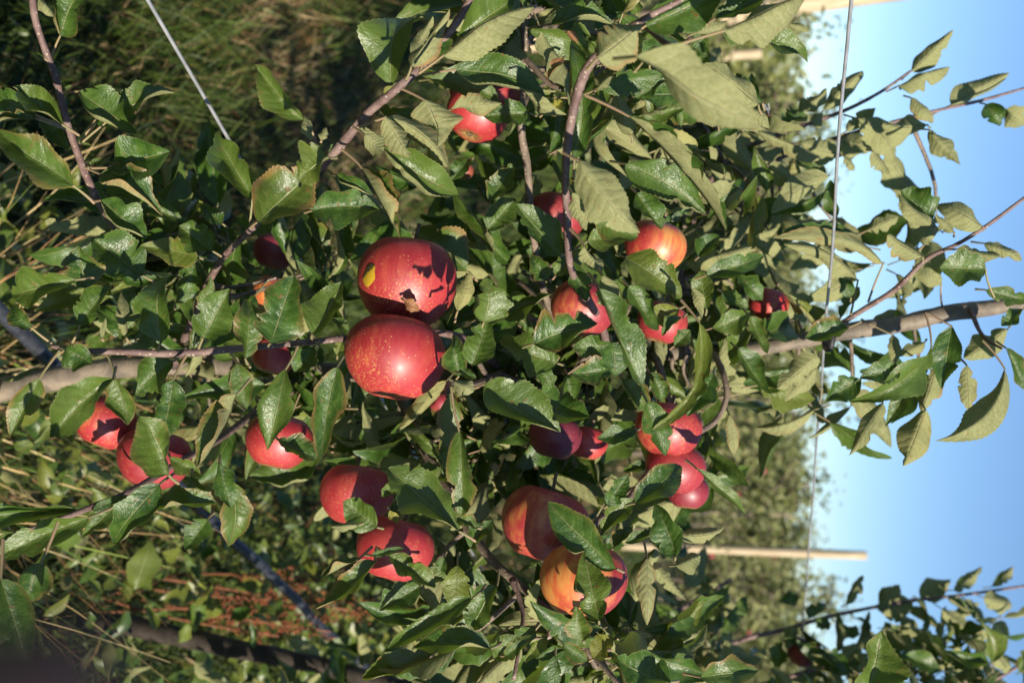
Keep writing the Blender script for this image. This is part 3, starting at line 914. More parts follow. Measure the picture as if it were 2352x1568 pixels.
APPLES = [
 (932, 648, 113, .845, (-0.08, 0.85, 0.15), (.10, .08, 1.), 'big red apple bearing a yellow gash, touching a second apple below it in the picture', 150, 1.0),
 (907, 820, 116, .815, (-0.12, 0.86, 0.48), (.15, .05, 1.), 'largest apple, fully sunlit red with golden flecks, in the middle of the tree', 110),
 (1112, 212, 84, .93, (-.3, .5, .2), (.05, .3, .5), 'dark red apple partly covered by glossy leaves near the top edge', 30),
 (1098, 263, 73, .90, (-.3, .8, .5), (.12, .0, .6), 'bright red apple with a small yellow streak, under drooping pale leaves', 40),
 (1278, 500, 68, 1.0, (-.2, .8, .2), (.05, .4, .4), 'dark red apple mostly hidden behind the upright brown shoot', 10),
 (1504, 566, 72, .92, (-.2, .9, .1), (.75, .0, .5), 'orange-red apple beside a dark olive leaf, right of the upright shoot', 60),
 (1340, 708, 76, .93, (-.2, .8, .3), (.5, .35, .4), 'dark red apple with an orange cheek behind the long curled leaves', 190),
 (1522, 740, 58, .98, (-.3, .9, .2), (.4, .2, .4), 'red apple half covered by a yellowish leaf just in front of the trunk', 90),
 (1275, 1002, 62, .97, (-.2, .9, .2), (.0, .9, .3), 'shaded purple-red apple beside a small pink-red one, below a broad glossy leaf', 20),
 (1350, 1016, 47, 1.0, (-.2, .9, .3), (.3, .0, .5), 'small bright pink-red apple next to the purple shaded apple', 300),
 (1534, 984, 77, .96, (-.1, .9, .3), (.45, .1, .5), 'red apple split in view by a drooping leaf, beside the thin dark branch', 190),
 (1552, 1074, 70, .97, (-.2, .9, .2), (.1, .3, .4), 'deep red apple under a dark leaf, just above a purple apple', 50),
 (1579, 1128, 49, .985, (-.1, .9, .3), (.1, .6, .4), 'small purple-pink apple at the outer right side of the fruit cluster', 200),
 (1250, 1203, 103, .90, (-.25, .75, .3), (.35, .3, .4), 'large dark red apple crossed by a narrow slash of sunlight', 125),
 (1341, 1332, 102, .835, (-.1, .8, .4), (.85, .25, .4), 'apple with a glowing orange-yellow cheek behind a bright green leaf', 150),
 (818, 1135, 86, .89, (-.1, .8, .4), (.15, .15, .5), 'red apple with a round leaf shadow and a curled leaf over it', 40),
 (906, 1258, 89, .835, (-.2, .8, .4), (.2, .15, .4), 'red apple behind a fan of four small leaves, lowest of its pair', 20),
 (640, 1012, 77, .90, (-.2, .8, .4), (.08, .05, .4), 'plain bright red apple between two hanging dark leaves', 10),
 (245, 970, 71, .88, (-.3, .8, .5), (.45, .0, .8), 'orange-red apple in sun under a dark pointed leaf, nearest the bare trunk', 250),
 (355, 1052, 84, .86, (-.2, .8, .4), (.05, .3, .3), 'dark red apple almost covered by leaves beside the lower left branch', 20),
 (630, 674, 48, 1.02, (-.2, .8, .2), (.8, .0, .5), 'small orange apple peeping out behind a large green leaf', 150),
 (628, 815, 53, .98, (-.2, .8, .4), (.6, .0, .5), 'pale orange-red apple beneath the thin brown shoot', 170),
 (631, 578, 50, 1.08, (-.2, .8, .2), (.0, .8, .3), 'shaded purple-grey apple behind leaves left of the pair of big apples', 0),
 (1765, 700, 46, 1.18, (-.3, .9, .2), (.4, .0, .4), 'small red apple among leaves beside the upper trunk', 0),
 (1018, 926, 33, 1.0, (-.2, .9, .2), (.0, .5, .4), 'sliver of dark red apple behind the pale hanging leaf', 0),
 (1065, 393, 23, 1.1, (-.2, .9, .2), (.1, .4, .4), 'tiny dark red apple deep in the leaves below the top pair', 0),
 (1243, 1459, 14, 1.2, (-.2, .9, .2), (.2, .0, .4), 'tiny pink-red apple low in the shaded branches', 0),
]
# the rest of the crown: spurs of leaves round points inside it
FILL = [  # polygon on the picture, depth range, spurs, share seen from below
 ([(330, 640), (560, 560), (780, 560), (800, 760), (780, 950), (560, 980), (420, 900), (330, 860)], (1.02, 1.3), 20, .12),
 ([(880, 520), (1000, 400), (1220, 330), (1300, 480), (1420, 700), (1440, 860), (1340, 980), (1080, 1000), (1020, 900), (1070, 700), (1040, 560)], (1.04, 1.3), 34, .15),
 ([(1250, 250), (1480, 180), (1720, 290), (1760, 420), (1720, 700), (1760, 900), (1640, 900), (1420, 820), (1380, 560)], (1.04, 1.38), 38, .4),
 ([(1560, 300), (1800, 330), (1960, 400), (1930, 620), (1880, 760), (1600, 780)], (1.12, 1.4), 15, .6),
 ([(1800, 470), (2060, 480), (2330, 500), (2352, 640), (2150, 640), (1950, 640), (1850, 620)], (1.2, 1.4), 2, .75),
 ([(1740, 820), (1960, 790), (2060, 830), (1960, 960), (1860, 930), (1760, 930)], (1.1, 1.25), 3, .6),
 ([(2080, 760), (2280, 760), (2300, 880), (2120, 900)], (1.1, 1.2), 1, .6),
 ([(720, 900), (1010, 950), (1300, 1000), (1480, 960), (1500, 1120), (1420, 1300), (1240, 1300), (1150, 1180), (900, 1050), (740, 1040)], (1.03, 1.3), 30, .2),
 ([(980, 1330), (1150, 1300), (1260, 1440), (1420, 1430), (1560, 1500), (1500, 1568), (1060, 1568)], (.93, 1.15), 24, .25),
 ([(1060, 0), (1300, 0), (1500, 60), (1450, 220), (1200, 200), (1000, 160)], (.86, 1.1), 16, .3),
 ([(1450, 900), (1640, 920), (1680, 1060), (1560, 1180), (1440, 1120)], (1.02, 1.2), 5, .35),
 ([(600, 560), (700, 560), (720, 650), (620, 660)], (.95, 1.0), 3, .1),
 ([(300, 480), (470, 470), (560, 560), (420, 640), (320, 620)], (.95, 1.1), 9, .1),
]
def in_poly(x, y, poly):
    c = False; j = len(poly) - 1
    for i in range(len(poly)):
        xi, yi = poly[i]; xj, yj = poly[j]
        if (yi > y) != (yj > y) and x < (xj - xi) * (y - yi) / (yj - yi) + xi: c = not c
        j = i
    return c
def spur(C, n, r, under_share, size=(0.05, 0.085), out=None):
    """a cluster of leaves round C on a short twig"""
    for q in range(n):
        ln = r.uniform(*size)
        dirn = unit(r.normal(0, 1, 3) + np.array([0, -0.25, -0.25]))
        A = C + r.normal(0, 0.008, 3)
        B = A + dirn * ln * 0.26
        d2 = unit(dirn + r.normal(0, 0.35, 3) + np.array([0, 0, -0.35]))
        T = B + d2 * ln
        if not (clear_of_fruit(T) and clear_of_fruit((B + T) / 2, 1.0) and clear_of_fruit(B)): continue
        face = unit(SUN * 0.75 + np.array([0, -0.25, 0.35]) + r.normal(0, 0.55, 3))
        under = r.random() < under_share
        if under: face = unit(np.array([0, -0.8, -0.2]) + r.normal(0, 0.5, 3))
        V, Q, U = leaf_piece(B, T, ln * r.uniform(0.20, 0.28), face, r.choice(list('fvvvsr')), r.choice(list('fvvvsr')), under, r.normal(0, .06), 22, 3, int(r.integers(1 << 30)), True)
        y = 0.4 * r.random() if r.random() < 0.1 else 0.0
        var = np.array([r.random(), y, 0.3 * r.random() if r.random() < .3 else 0.0, 1])
        bag = Bag(); bag.add(V, Q, U, var)
        PV, PQ = petiole_piece(A, B, 0.0010, 0.0008, 0, 4, 4)
        out(bag, PV, PQ)
rf = np.random.default_rng(21)
DISCS = [a[:4] for a in APPLES[:26]]
def clear_of_fruit(p, m=0.85):
    q = p - CAM; d = float(np.dot(q, FWD)); x = 1176 + np.dot(q, UP) / d * F_PX; y = 784 + np.dot(q, RIGHT) / d * F_PX
    return not any((x - a[0]) ** 2 + (y - a[1]) ** 2 < (m * a[2]) ** 2 and d < a[3] + .01 for a in DISCS)
twigs = []
for poly, (d0, d1), n, us in FILL:
    xs = [p[0] for p in poly]; ys = [p[1] for p in poly]; k = 0
    while k < n:
        x, y = rf.uniform(min(xs), max(xs)), rf.uniform(min(ys), max(ys))
        if not in_poly(x, y, poly): continue
        k += 1
        C = P(x, y, rf.uniform(d0, d1))
        spur(C, int(rf.integers(4, 8)), rf, us, out=put_foliage)
        best = min((np.linalg.norm(Cb - C, axis=1).min(), i) for i, Cb in enumerate([C_TR] + b_pts))
        Cb = ([C_TR] + b_pts)[best[1]]; base = Cb[np.linalg.norm(Cb - C, axis=1).argmin()]
        if best[0] < 0.13:
            mid = (C + base) / 2 + rf.normal(0, 0.012, 3)
            Ct = catmull([base, mid, C], 4); PV, PQ, _ = tube(Ct, np.linspace(.0028, .0014, len(Ct)), 5)
            twigs.append((PV[:-2], PQ))
me = mesh('foliage', np.vstack(fol.V) - C_TR[0], np.vstack(fol.Q), [M_LEAF, M_PET], np.vstack(fol.UV), np.vstack(fol.VAR), np.concatenate(fol_mi))
tag(link('foliage', me, tree, (0, 0, 0)), kind='stuff')
tb = Bag()
for V, Q in twigs: tb.add(V, Q)
tag(link('twigs', tb.mesh('twigs', M_OLDTWIG, C_TR[0]), tree, (0, 0, 0)), kind='stuff')

# ------------------------------------------------------------------ apples
def apple_mesh(Rr, seed, squat=0.88):
    r = np.random.default_rng(seed)
    nt, nph = 48, 34
    ph = np.linspace(0, np.pi, nph); th = np.linspace(0, 2 * np.pi, nt, endpoint=False)
    PH, TH = np.meshgrid(ph, th, indexing='ij')
    rad = np.sin(PH) * (1 + 0.075 * np.cos(PH))
    lobes = 1 + 0.030 * np.cos(5 * TH + r.uniform(0, 6)) * np.clip((PH - 1.2) / 1.6, 0, 1) ** 1.5 + r.uniform(.01, .03) * np.cos(TH + r.uniform(0, 6)) + 0.012 * np.cos(2 * TH + r.uniform(0, 6))
    rad = rad * lobes
    z = squat * np.cos(PH)
    z = z - 0.36 * np.exp(-(PH / 0.34) ** 2) + 0.20 * np.exp(-((np.pi - PH) / 0.30) ** 2) * (1 + 0.12 * np.cos(5 * TH))
    z = z + 0.03 * r.uniform(-1, 1) * np.cos(TH + r.uniform(0, 6)) * np.sin(PH)
    V = np.stack([rad * np.cos(TH), rad * np.sin(TH), z], -1) * Rr
    V = V.reshape(-1, 3)
    i = np.arange(nph - 1)[:, None] * nt; j = np.arange(nt)[None]; j2 = (j + 1) % nt
    Q = np.stack([i + j, i + nt + j, i + nt + j2, i + j2], -1).reshape(-1, 4)
    return mesh('apple', V, Q, M_APPLE)
def calyx_mesh(Rr, seed):
    r = np.random.default_rng(seed); b = Bag()
    for k in range(5):
        a = 2 * np.pi * k / 5 + r.normal(0, .15); u = np.array([math.cos(a), math.sin(a), 0]); s_ = np.array([-u[1], u[0], 0])
        z0 = -0.66 * Rr
        p = np.array([u * .03 - s_ * .045, u * .03 + s_ * .045, u * .10 + s_ * .03, u * .10 - s_ * .03, u * .15 + s_ * .006, u * .15 - s_ * .006]) * Rr
        p[:, 2] = [z0, z0, z0 - .09 * Rr, z0 - .09 * Rr, z0 - .07 * Rr, z0 - .07 * Rr]
        b.add(p, np.array([[0, 1, 2, 3], [3, 2, 4, 5]]))
    return b.mesh('calyx', M_CALYX)
def make_apple(X, Y, rpx, d, axis, color, label, roll=0.0, squat=0.88, group='apples hanging on the near tree'):
    """axis: picture direction in which the eye of the fruit points (x right, y down, z towards the camera)"""
    Rr = rpx / F_PX * d
    c = P(X, Y, d)
    e = unit(axis[0] * UP + axis[1] * RIGHT - axis[2] * .45 * FWD)      # -Z of the fruit
    az_ = -e
    ck = math.cos(R(roll)) * UP + math.sin(R(roll)) * RIGHT - 0.55 * FWD      # picture direction of the yellower cheek
    ax_ = unit(ck - az_ * np.dot(ck, az_)); ay_ = np.cross(az_, ax_)
    q = Matrix((ax_, ay_, az_)).transposed().to_quaternion()
    o = link('apple', apple_mesh(Rr, int(X * 7 + Y), squat), None, tuple(c))
    o.rotation_mode = 'QUATERNION'; o.rotation_quaternion = q
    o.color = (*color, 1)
    tag(o, label, 'apple', group)
    r = np.random.default_rng(int(X))
    n = 8; t = np.linspace(0, 1, n)
    sl_ = Rr * r.uniform(.55, .8)
    C = np.stack([np.sin(t * 1.1) * sl_ * .25 * r.choice([-1, 1]), t * 0, 0.46 * Rr + t * sl_], -1)
    link('stem', tube_mesh('stem', C, np.linspace(.0011, .0017, n), M_STEM, 6, 0.05), o, tuple(C[0]))
    link('calyx', calyx_mesh(Rr, int(Y)), o)
    return o
for a in APPLES: make_apple(a[0], a[1], a[2], a[3], a[4], a[5], a[6], a[7], *a[8:])

# the gash on the upper big apple: a dented yellow scar with a dark end
def scar():
    o = next(x for x in bpy.data.objects if x.get('label', '').startswith('big red apple bearing'))
    c = P(932, 648, .845); me = o.data
    bpy.context.view_layer.update()
    mw = o.matrix_world; inv = mw.inverted()
    nx, ny = 9, 17
    V = []; VAR = []
    from mathutils.bvhtree import BVHTree
    bv = BVHTree.FromPolygons([v.co for v in me.vertices], [tuple(p.vertices) for p in me.polygons])
    cl = inv @ Vector(tuple(CAM))
    for i in range(ny):
        for j in range(nx):
            v = i / (ny - 1) * 2 - 1; u = (j / (nx - 1) * 2 - 1) * math.sqrt(max(0.0, 1 - v * v)) * (1 + .15 * math.sin(v * 5))
            X = 850 + u * 12.5 - v * 5; Y = 632 + v * 27
            tgt = inv @ Vector(tuple(P(X, Y, .8)))
            hit, nn, idx, ds = bv.ray_cast(cl, (tgt - cl).normalized())
            if hit is None: hit, nn, idx, ds = bv.find_nearest(tgt)
            V.append(hit + nn * (0.0006 + 0.0006 * (1 - min(1, u * u + v * v))))
            VAR.append((v, u, 0, 1))
    Q = [[i * nx + j, i * nx + j + 1, (i + 1) * nx + j + 1, (i + 1) * nx + j] for i in range(ny - 1) for j in range(nx - 1)]
    mt, tr = mat('healed_gash'); g = G(tr)
    at = g.n('ShaderNodeAttribute', attribute_name='var'); sp = g.n('ShaderNodeSeparateColor'); g.put(sp.inputs[0], at.outputs['Color'])
    tc = g.n('ShaderNodeTexCoord'); n = g.noise(tc.outputs['Object'], 500.0, 3)
    dark = g.ss(g.m('ADD', g.m('ADD', g.m('MULTIPLY', sp.outputs[0], -0.6), g.m('MULTIPLY', sp.outputs[1], -0.35)), g.m('MULTIPLY', n, 0.35)), 0.28, 0.5)
    col = g.mix(dark, (0.46, 0.29, 0.02), (0.06, 0.05, 0.02))
    g.out(g.bsdf(col, 0.35, 0.5, g.bump(n, 0.7, 0.001)))
    s_ = mesh('gash', [tuple(v) for v in V], Q, mt, None, VAR)
    link('gash', s_, o)
scar()

# ------------------------------------------------------------------ trellis wires and drip hose: they run along the row and meet at its vanishing point
def on_row(u, v, off=0.0):
    """point of the row's plane behind picture position (X=v, Y=u)"""
    dirn = FWD + (v - 1176) / F_PX * UP + (u - 784) / F_PX * RIGHT
    o = P(820, 852, vdepth(820)); o = o + NRM * off
    t = np.dot(NRM, o - CAM) / np.dot(NRM, dirn)
    return CAM + t * dirn
def line_thing(name, v, rad, matl, label, cat, off, wob=0.0, seed=0, back=2.5, fwd=14.0):
    p0 = on_row(820, v, off); t = np.linspace(-back, fwd, 420)
    r = np.random.default_rng(seed)
    C = p0[None] + t[:, None] * ROW[None]
    for k in range(4):
        C[:, 2] += wob * np.sin(t * r.uniform(5, 40) + r.uniform(0, 6)) * .5
        C += NRM[None] * (wob * np.sin(t * r.uniform(5, 30) + r.uniform(0, 6)) * .4)[:, None]
    o = link(name, tube_mesh(name, C, rad, matl, 10), None, tuple(C[0]))
    return tag(o, label, cat)
line_thing('trellis_wire', 1891, .00135, M_WIRE, 'thin steel wire stretched across the blue sky past the upper trunk', 'wire', 0.022, .0006, 1)
line_thing('trellis_wire', 820, .00155, M_WIRE, 'thin steel wire slanting over the grass beside a pointed leaf', 'wire', 0.022, .0006, 2)
line_thing('drip_hose', 103, .0088, M_HOSE, 'black irrigation hose slanting through the weeds beneath the apples', 'hose', 0.03, .0022, 3)
t_ = link('trunk_tie', tube_mesh('trunk_tie', catmull([P(1900, 748, 1.055), P(1914, 752, 1.045), P(1912, 775, 1.04), P(1906, 800, 1.045), P(1896, 796, 1.07), P(1897, 765, 1.08), P(1900, 748, 1.055)], 6), .0032, M_TIE, 8))
t_.location = tuple(P(1900, 748, 1.055)); tag(t_, 'black rubber tie fastening the upper trunk to the steel wire', 'tie')

# ------------------------------------------------------------------ posts of the rows behind
def post(top, base, r0, r1, label):
    n = 14; t = np.linspace(0, 1, n)
    C = base[None] + t[:, None] * (top - base)[None]
    o = link('trellis_post', tube_mesh('trellis_post', C, np.linspace(r0, r1, n), M_POST, 18, 0.012), None, tuple(base))
    tag(o, label, 'post', 'wooden trellis posts of the rows behind')
def down(p, lean=(0, 0)):
    return np.array([p[0] + lean[0], p[1] + lean[1], -0.05])
tp = P(1991, 1275, 9.9); post(tp, down(tp), .042, .039, 'pale wooden post standing clear against the blue sky')
tp = P(2140, -34, 5.6); post(tp, down(tp, (.17, 0)), .058, .055, 'leaning pale wooden post at the top edge, cut off by the frame')
tp = P(1750, 123, 10.5); post(tp, down(tp), .05, .045, 'short pale post behind the leaves near the top edge')
tp = P(1818, 1184, 11.2); post(tp, down(tp), .022, .019, 'thin pale stake in front of the blurred trees')

# ------------------------------------------------------------------ the next tree of the same row
B_TR = [(300, 1435, 24, 1.98), (560, 1492, 22, 1.93), (700, 1518, 20, 1.9), (850, 1558, 19, 1.87), (1000, 1592, 18, 1.84), (1200, 1625, 17, 1.8), (1500, 1660, 15, 1.76), (1800, 1690, 13, 1.73), (2200, 1720, 9, 1.7)]
C, r = stem(B_TR, 5)
base = np.array([C[0][0] + .02, C[0][1] + .02, -.04]); C = np.vstack([base, C]); r = np.concatenate([[r[0] * 1.3], r])
tree2 = empty('apple_tree', tuple(base)); T2 = base
tag(tree2, 'second apple tree of the near row, its leafy shoots against the sky at lower right', 'tree')
link('trunk', tube_mesh('trunk', C, r, M_SHADEBARK, 12, .05), tree2)
b2 = []
for pts in ([(1400, 1650, 9, 1.78), (1600, 1520, 7, 1.85), (1700, 1470, 6, 1.9), (1797, 1446, 5, 1.9), (1904, 1415, 4.5, 1.9), (2000, 1395, 4, 1.9), (2097, 1378, 4, 1.9), (2197, 1367, 3.5, 1.9), (2352, 1345, 3, 1.9), (2430, 1330, 2, 1.9)],
            [(1500, 1660, 8, 1.76), (1764, 1568, 6, 1.8), (1900, 1530, 5, 1.82), (1980, 1520, 4, 1.82)],
            [(1200, 1625, 9, 1.8), (1400, 1480, 7, 1.85), (1560, 1400, 6, 1.9), (1680, 1330, 4, 1.92)],
            [(2000, 1705, 8, 1.7), (2200, 1600, 6, 1.78), (2320, 1540, 4, 1.8), (2420, 1470, 3, 1.8)],
            [(850, 1558, 9, 1.87), (1000, 1500, 7, 1.88), (1200, 1440, 5, 1.9), (1330, 1400, 4, 1.92)]):
    C, r = stem(pts, 6)
    o = link('branch', tube_mesh('branch', C, r, M_TWIG, 8, .03), tree2, tuple(C[0] - T2)); b2.append((o, C))
fol = Bag(); fol_mi = []
for k, e in enumerate(parse(TREE_B_LEAVES)):
    bag, PV, PQ, A, B, var = build_leaf(e, 700 + k)
    nq = len(bag.Q[0]); bag.add(PV, PQ)
    me = mesh('leaf', np.vstack(bag.V) - B, np.vstack(bag.Q), [M_LEAF, M_PET], np.vstack(bag.UV), np.vstack(bag.VAR), np.concatenate([np.zeros(nq, int), np.ones(len(PQ), int)]))
    o, C = min(b2, key=lambda q: np.linalg.norm(q[1] - A, axis=1).min())
    link('leaf', me, o, tuple(B - C[0]))
for poly, (d0, d1), n, us in [
    ([(1150, 1400), (1500, 1330), (1750, 1420), (1960, 1480), (1980, 1568), (1150, 1568)], (1.7, 2.05), 30, .5),
    ([(1500, 1230), (1700, 1300), (1800, 1420), (1560, 1420), (1400, 1400)], (1.85, 2.1), 3, .6),
    ([(700, 1500), (1200, 1440), (1200, 1700), (700, 1750)], (1.6, 1.95), 20, .3),
    ([(1960, 1540), (2300, 1500), (2352, 1700), (1960, 1700)], (1.65, 1.9), 18, .6),
    ([(1960, 1520), (2250, 1400), (2352, 1440), (2352, 1560), (2000, 1568)], (1.75, 1.95), 5, .7),
    ([(450, 1640), (1150, 1600), (1200, 1950), (450, 1950)], (1.3, 1.65), 46, .3),
    ([(1200, 1600), (2300, 1620), (2300, 2100), (1200, 2100)], (1.4, 2.0), 90, .4)]:
    xs = [p[0] for p in poly]; ys = [p[1] for p in poly]; k = 0
    while k < n:
        x, y = rf.uniform(min(xs), max(xs)), rf.uniform(min(ys), max(ys))
        if in_poly(x, y, poly):
            k += 1; spur(P(x, y, rf.uniform(d0, d1)), int(rf.integers(4, 8)), rf, us, out=put_foliage)
me = mesh('foliage', np.vstack(fol.V) - T2, np.vstack(fol.Q), [M_LEAF, M_PET], np.vstack(fol.UV), np.vstack(fol.VAR), np.concatenate(fol_mi))
tag(link('foliage', me, tree2), kind='stuff')
make_apple(1849, 1498, 41, 1.86, (-.3, .9, .2), (.1, .5, .4), 'dark shaded apple of the second tree, behind the steel wire at lower right', 0, group='apples hanging on the second tree')

# ------------------------------------------------------------------ trees of the rows behind
def far_tree_meshes(seed, h):
    r = np.random.default_rng(seed)
    t = np.linspace(0, 1, 9)
    C = np.stack([.04 * np.sin(t * 3 + seed), .04 * np.cos(t * 2.3 + seed) - .04 * math.cos(seed), -.05 + t * h * .98], -1)
    tr = Bag()
    V, Q, _ = tube(C, np.linspace(.028, .006, 9), 7); tr.add(V[:-2], Q)
    lv = Bag()
    nb = 32
    for b in range(nb):
        z = h * r.uniform(.22, .95); a = r.uniform(0, 2 * np.pi); ln = (.75 - .5 * z / h) * r.uniform(.6, 1.2) * .85
        p0 = np.array([np.interp(z, C[:, 2], C[:, 0]), np.interp(z, C[:, 2], C[:, 1]), z]); dirn = np.array([math.cos(a), math.sin(a), r.uniform(-.1, .6)])
        pts = catmull([p0, p0 + dirn * ln * .5 + [0, 0, .03], p0 + dirn * ln + [0, 0, -.05]], 4)
        V, Q, _ = tube(pts, np.linspace(.009, .003, len(pts)), 5); tr.add(V[:-2], Q)
        for q in range(int(34 * ln / .5)):
            c = pts[r.integers(1, len(pts))] + r.normal(0, .06, 3)
            L = r.uniform(.055, .095); d = unit(r.normal(0, 1, 3) + [0, 0, -.5])
            face = unit(SUN * .8 + r.normal(0, .6, 3)) * r.choice([1, 1, 1, -1])
            V, Q, U = leaf_piece(c, c + d * L, L * .27, face, 'v', 'v', False, 0, 6, 1, int(r.integers(1 << 30)), False)
            lv.add(V, Q, U, np.array([r.random(), .5 * r.random() if r.random() < .15 else 0, 0, 1]))
    # upright shoots at the top
    for q in range(70):
        c = C[-1] + np.array([0, 0, .02]) + r.normal(0, 1, 3) * [.10, .10, .14]
        L = r.uniform(.055, .09); d = unit(r.normal(0, 1, 3))
        V, Q, U = leaf_piece(c, c + d * L, L * .26, unit(SUN + r.normal(0, .6, 3)), 'v', 'v', False, 0, 6, 1, int(r.integers(1 << 30)), False)
        lv.add(V, Q, U, np.array([r.random(), 0, 0, 1]))
    return tr.mesh('trunk', M_OLDTWIG), lv.mesh('crown', M_OLIVE)
kinds = [far_tree_meshes(50 + k, h) for k, h in enumerate((1.75, 1.9, 1.6, 2.05, 1.8))]
def far_tree(pos, k, rz, sc, label, group):
    e = empty('orchard_tree', tuple(pos)); e.rotation_euler = (0, 0, rz); e.scale = (sc * 1.1, sc * 1.1, sc)
    tag(e, label, 'tree', group)
    link('trunk', kinds[k][0], e); link('crown', kinds[k][1], e)
    return e
ro = np.random.default_rng(5)
far_pts = []
for off, s0, s1, step, lab, grp in ((4.3, 2.9, 19, .95, 'blurred leafy apple tree in the next row beyond the grass', 'apple trees of the next row'),
                                    (8.0, 6.0, 34, 1.25, 'small blurred apple tree in a farther row under the skyline', 'apple trees of the farther row')):
    s = s0
    while s < s1:
        p = NRM * off + ROW * s + np.array([ro.normal(0, .06), ro.normal(0, .06), 0])
        far_tree(p, int(ro.integers(5)), ro.uniform(0, 6.28), ro.uniform(.92, 1.14) * (0.80 if s < 6 else 1.0), lab, grp)
        if off < 5: far_pts.append(p)
        s += step * ro.uniform(.9, 1.1)
# a far wood closes the view between the rows
def wood():
    b = Bag(); r = np.random.default_rng(9)
    for k in range(260):
        a = r.uniform(-.45, .55); dist = r.uniform(24, 60)
        c0 = np.array([math.sin(a) * dist, math.cos(a) * dist, 0]); h = r.uniform(1.4, 2.3) + max(0, (dist - 40)) * .06
        for q in range(70):
            c = c0 + np.array([r.normal(0, .6), r.normal(0, .6), h * r.random() ** .7])
            L = r.uniform(.2, .42); d = unit(r.normal(0, 1, 3))
            V, Q, U = leaf_piece(c, c + d * L, L * .35, unit(SUN + r.normal(0, .7, 3)), 'v', 'v', False, 0, 4, 1, int(r.integers(1 << 30)), False)
            b.add(V, Q, U, np.array([r.random(), .35 * r.random(), 0, 1]))
    tag(link('far_wood', b.mesh('far_wood', M_OLIVE)), 'low band of blurred orchard and wood along the skyline', 'wood', None, 'stuff')
wood()
# fruit on the next row: specks of red
am = apple_mesh(.032, 3)
for k, p in enumerate(far_pts):
    for q in range(2 if k > 3 else 1):
        a = ro.uniform(math.pi * 1.05, math.pi * 1.95)
        o = link('apple', am, None, (p[0] + math.cos(a) * ro.uniform(.3, .48), p[1] + math.sin(a) * ro.uniform(.3, .48), ro.uniform(.7, 1.5)))
        o.rotation_euler = (ro.uniform(-.4, .4), ro.uniform(-.4, .4), 0); o.color = (.1, .35, .3, 1)
        tag(o, 'tiny blurred red apple in the trees of the next row', 'apple', 'far apples of the next row')
# the row behind the photographer: the low sun throws its shade on the ground under our row
for k in range(8):
    p = NRM * -3.0 + ROW * (-4.2 + 1.08 * k) + np.array([ro.normal(0, .08), ro.normal(0, .08), 0])
    far_tree(p, int(ro.integers(5)), ro.uniform(0, 6.28), 0.87 * 1.9 / (1.75, 1.9, 1.6, 2.05, 1.8)[0] * ro.uniform(.95, 1.05), 'apple tree of the row behind the photographer', 'apple trees behind the photographer')
# neighbours in our own row just outside the frame: their shade lies on the grass
for s, sc in ((-1.15, .95), (2.1, 1.0), (3.1, .95), (4.2, 1.05), (5.3, 1.0), (6.4, 1.0)):
    p = C_TR[0] * [1, 1, 0] + ROW * s + (NRM * .06)
    far_tree(p, int(ro.integers(5)), ro.uniform(0, 6.28), sc, 'apple tree of the near row beyond the picture edge', 'apple trees of the near row')

# ------------------------------------------------------------------ grass of the alley, weeds under the trees
GREENS = np.array([[.046, .084, .014], [.072, .112, .019], [.034, .066, .015], [.100, .138, .024]])
DRYS = np.array([[.36, .26, .12], [.30, .20, .09], [.42, .33, .17], [.24, .13, .06]])
def blades(name, pos, ln, wid, colr, lean, bend, r, matl, segs=3):
    n = len(pos)
    a = r.uniform(0, 2 * np.pi, n)
    h = np.stack([np.cos(a), np.sin(a), np.zeros(n)], -1)
    s = np.stack([-np.sin(a), np.cos(a), np.zeros(n)], -1)
    s = s * np.cos(.9) + h * np.sin(.9) * r.choice([-1, 1], n)[:, None]
    rows = []
    for k in range(segs + 1):
        t = k / segs
        c = pos + ln[:, None] * (np.array([0, 0, 1.0]) * (t * np.sqrt(np.maximum(0, 1 - lean ** 2)) - bend * t * t * .5)[:, None] + h * (lean * t + bend * t * t * .7)[:, None])
        w_ = wid * (1 - t ** 1.6) * .5 + wid * .04
        rows.append(c - s * w_[:, None]); rows.append(c + s * w_[:, None])
    V = np.stack(rows, 1)                                     # n, 2(segs+1), 3
    m_ = 2 * (segs + 1)
    q = np.array([[2 * k, 2 * k + 1, 2 * k + 3, 2 * k + 2] for k in range(segs)])
    Q = (np.arange(n)[:, None, None] * m_ + q[None]).reshape(-1, 4)
    VAR = np.repeat(np.hstack([colr, np.ones((n, 1))]), m_, axis=0)
    return mesh(name, V.reshape(-1, 3), Q, matl, None, VAR)
def patch(x, y):
    return .5 + .25 * np.sin(x * 2.1 + 1.3 * np.sin(y * 1.1)) + .25 * np.sin(y * 2.6 + 1.7 * np.sin(x * 1.7 + 2))
rg = np.random.default_rng(33)
n = 110000
rad = 1.3 * (12 / 1.3) ** rg.random(n); ang = rg.uniform(R(-30), R(32), n)
px, py = np.sin(ang) * rad, np.cos(ang) * rad
pos = np.stack([px, py, ground_z(px, py) - .005], -1)
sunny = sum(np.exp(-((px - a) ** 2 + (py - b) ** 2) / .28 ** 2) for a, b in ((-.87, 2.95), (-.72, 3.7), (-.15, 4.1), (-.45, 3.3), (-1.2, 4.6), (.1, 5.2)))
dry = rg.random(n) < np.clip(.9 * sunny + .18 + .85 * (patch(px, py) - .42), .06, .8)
colr = np.where(dry[:, None], DRYS[rg.integers(0, 4, n)] * .8, GREENS[rg.integers(0, 4, n)]) * rg.uniform(.7, 1.25, n)[:, None]
ln = rg.uniform(.05, .17, n) * np.where(dry, .8, 1.15) * (1 + .5 * patch(py * 1.7, px * 1.9)) * (1 - .5 * np.clip(sunny, 0, 1))
o = link('grass', blades('grass', pos, ln, .0032 * (1 + rad * .22), colr, rg.uniform(.1, .85, n), rg.uniform(0, .8, n), rg, M_GRASS))
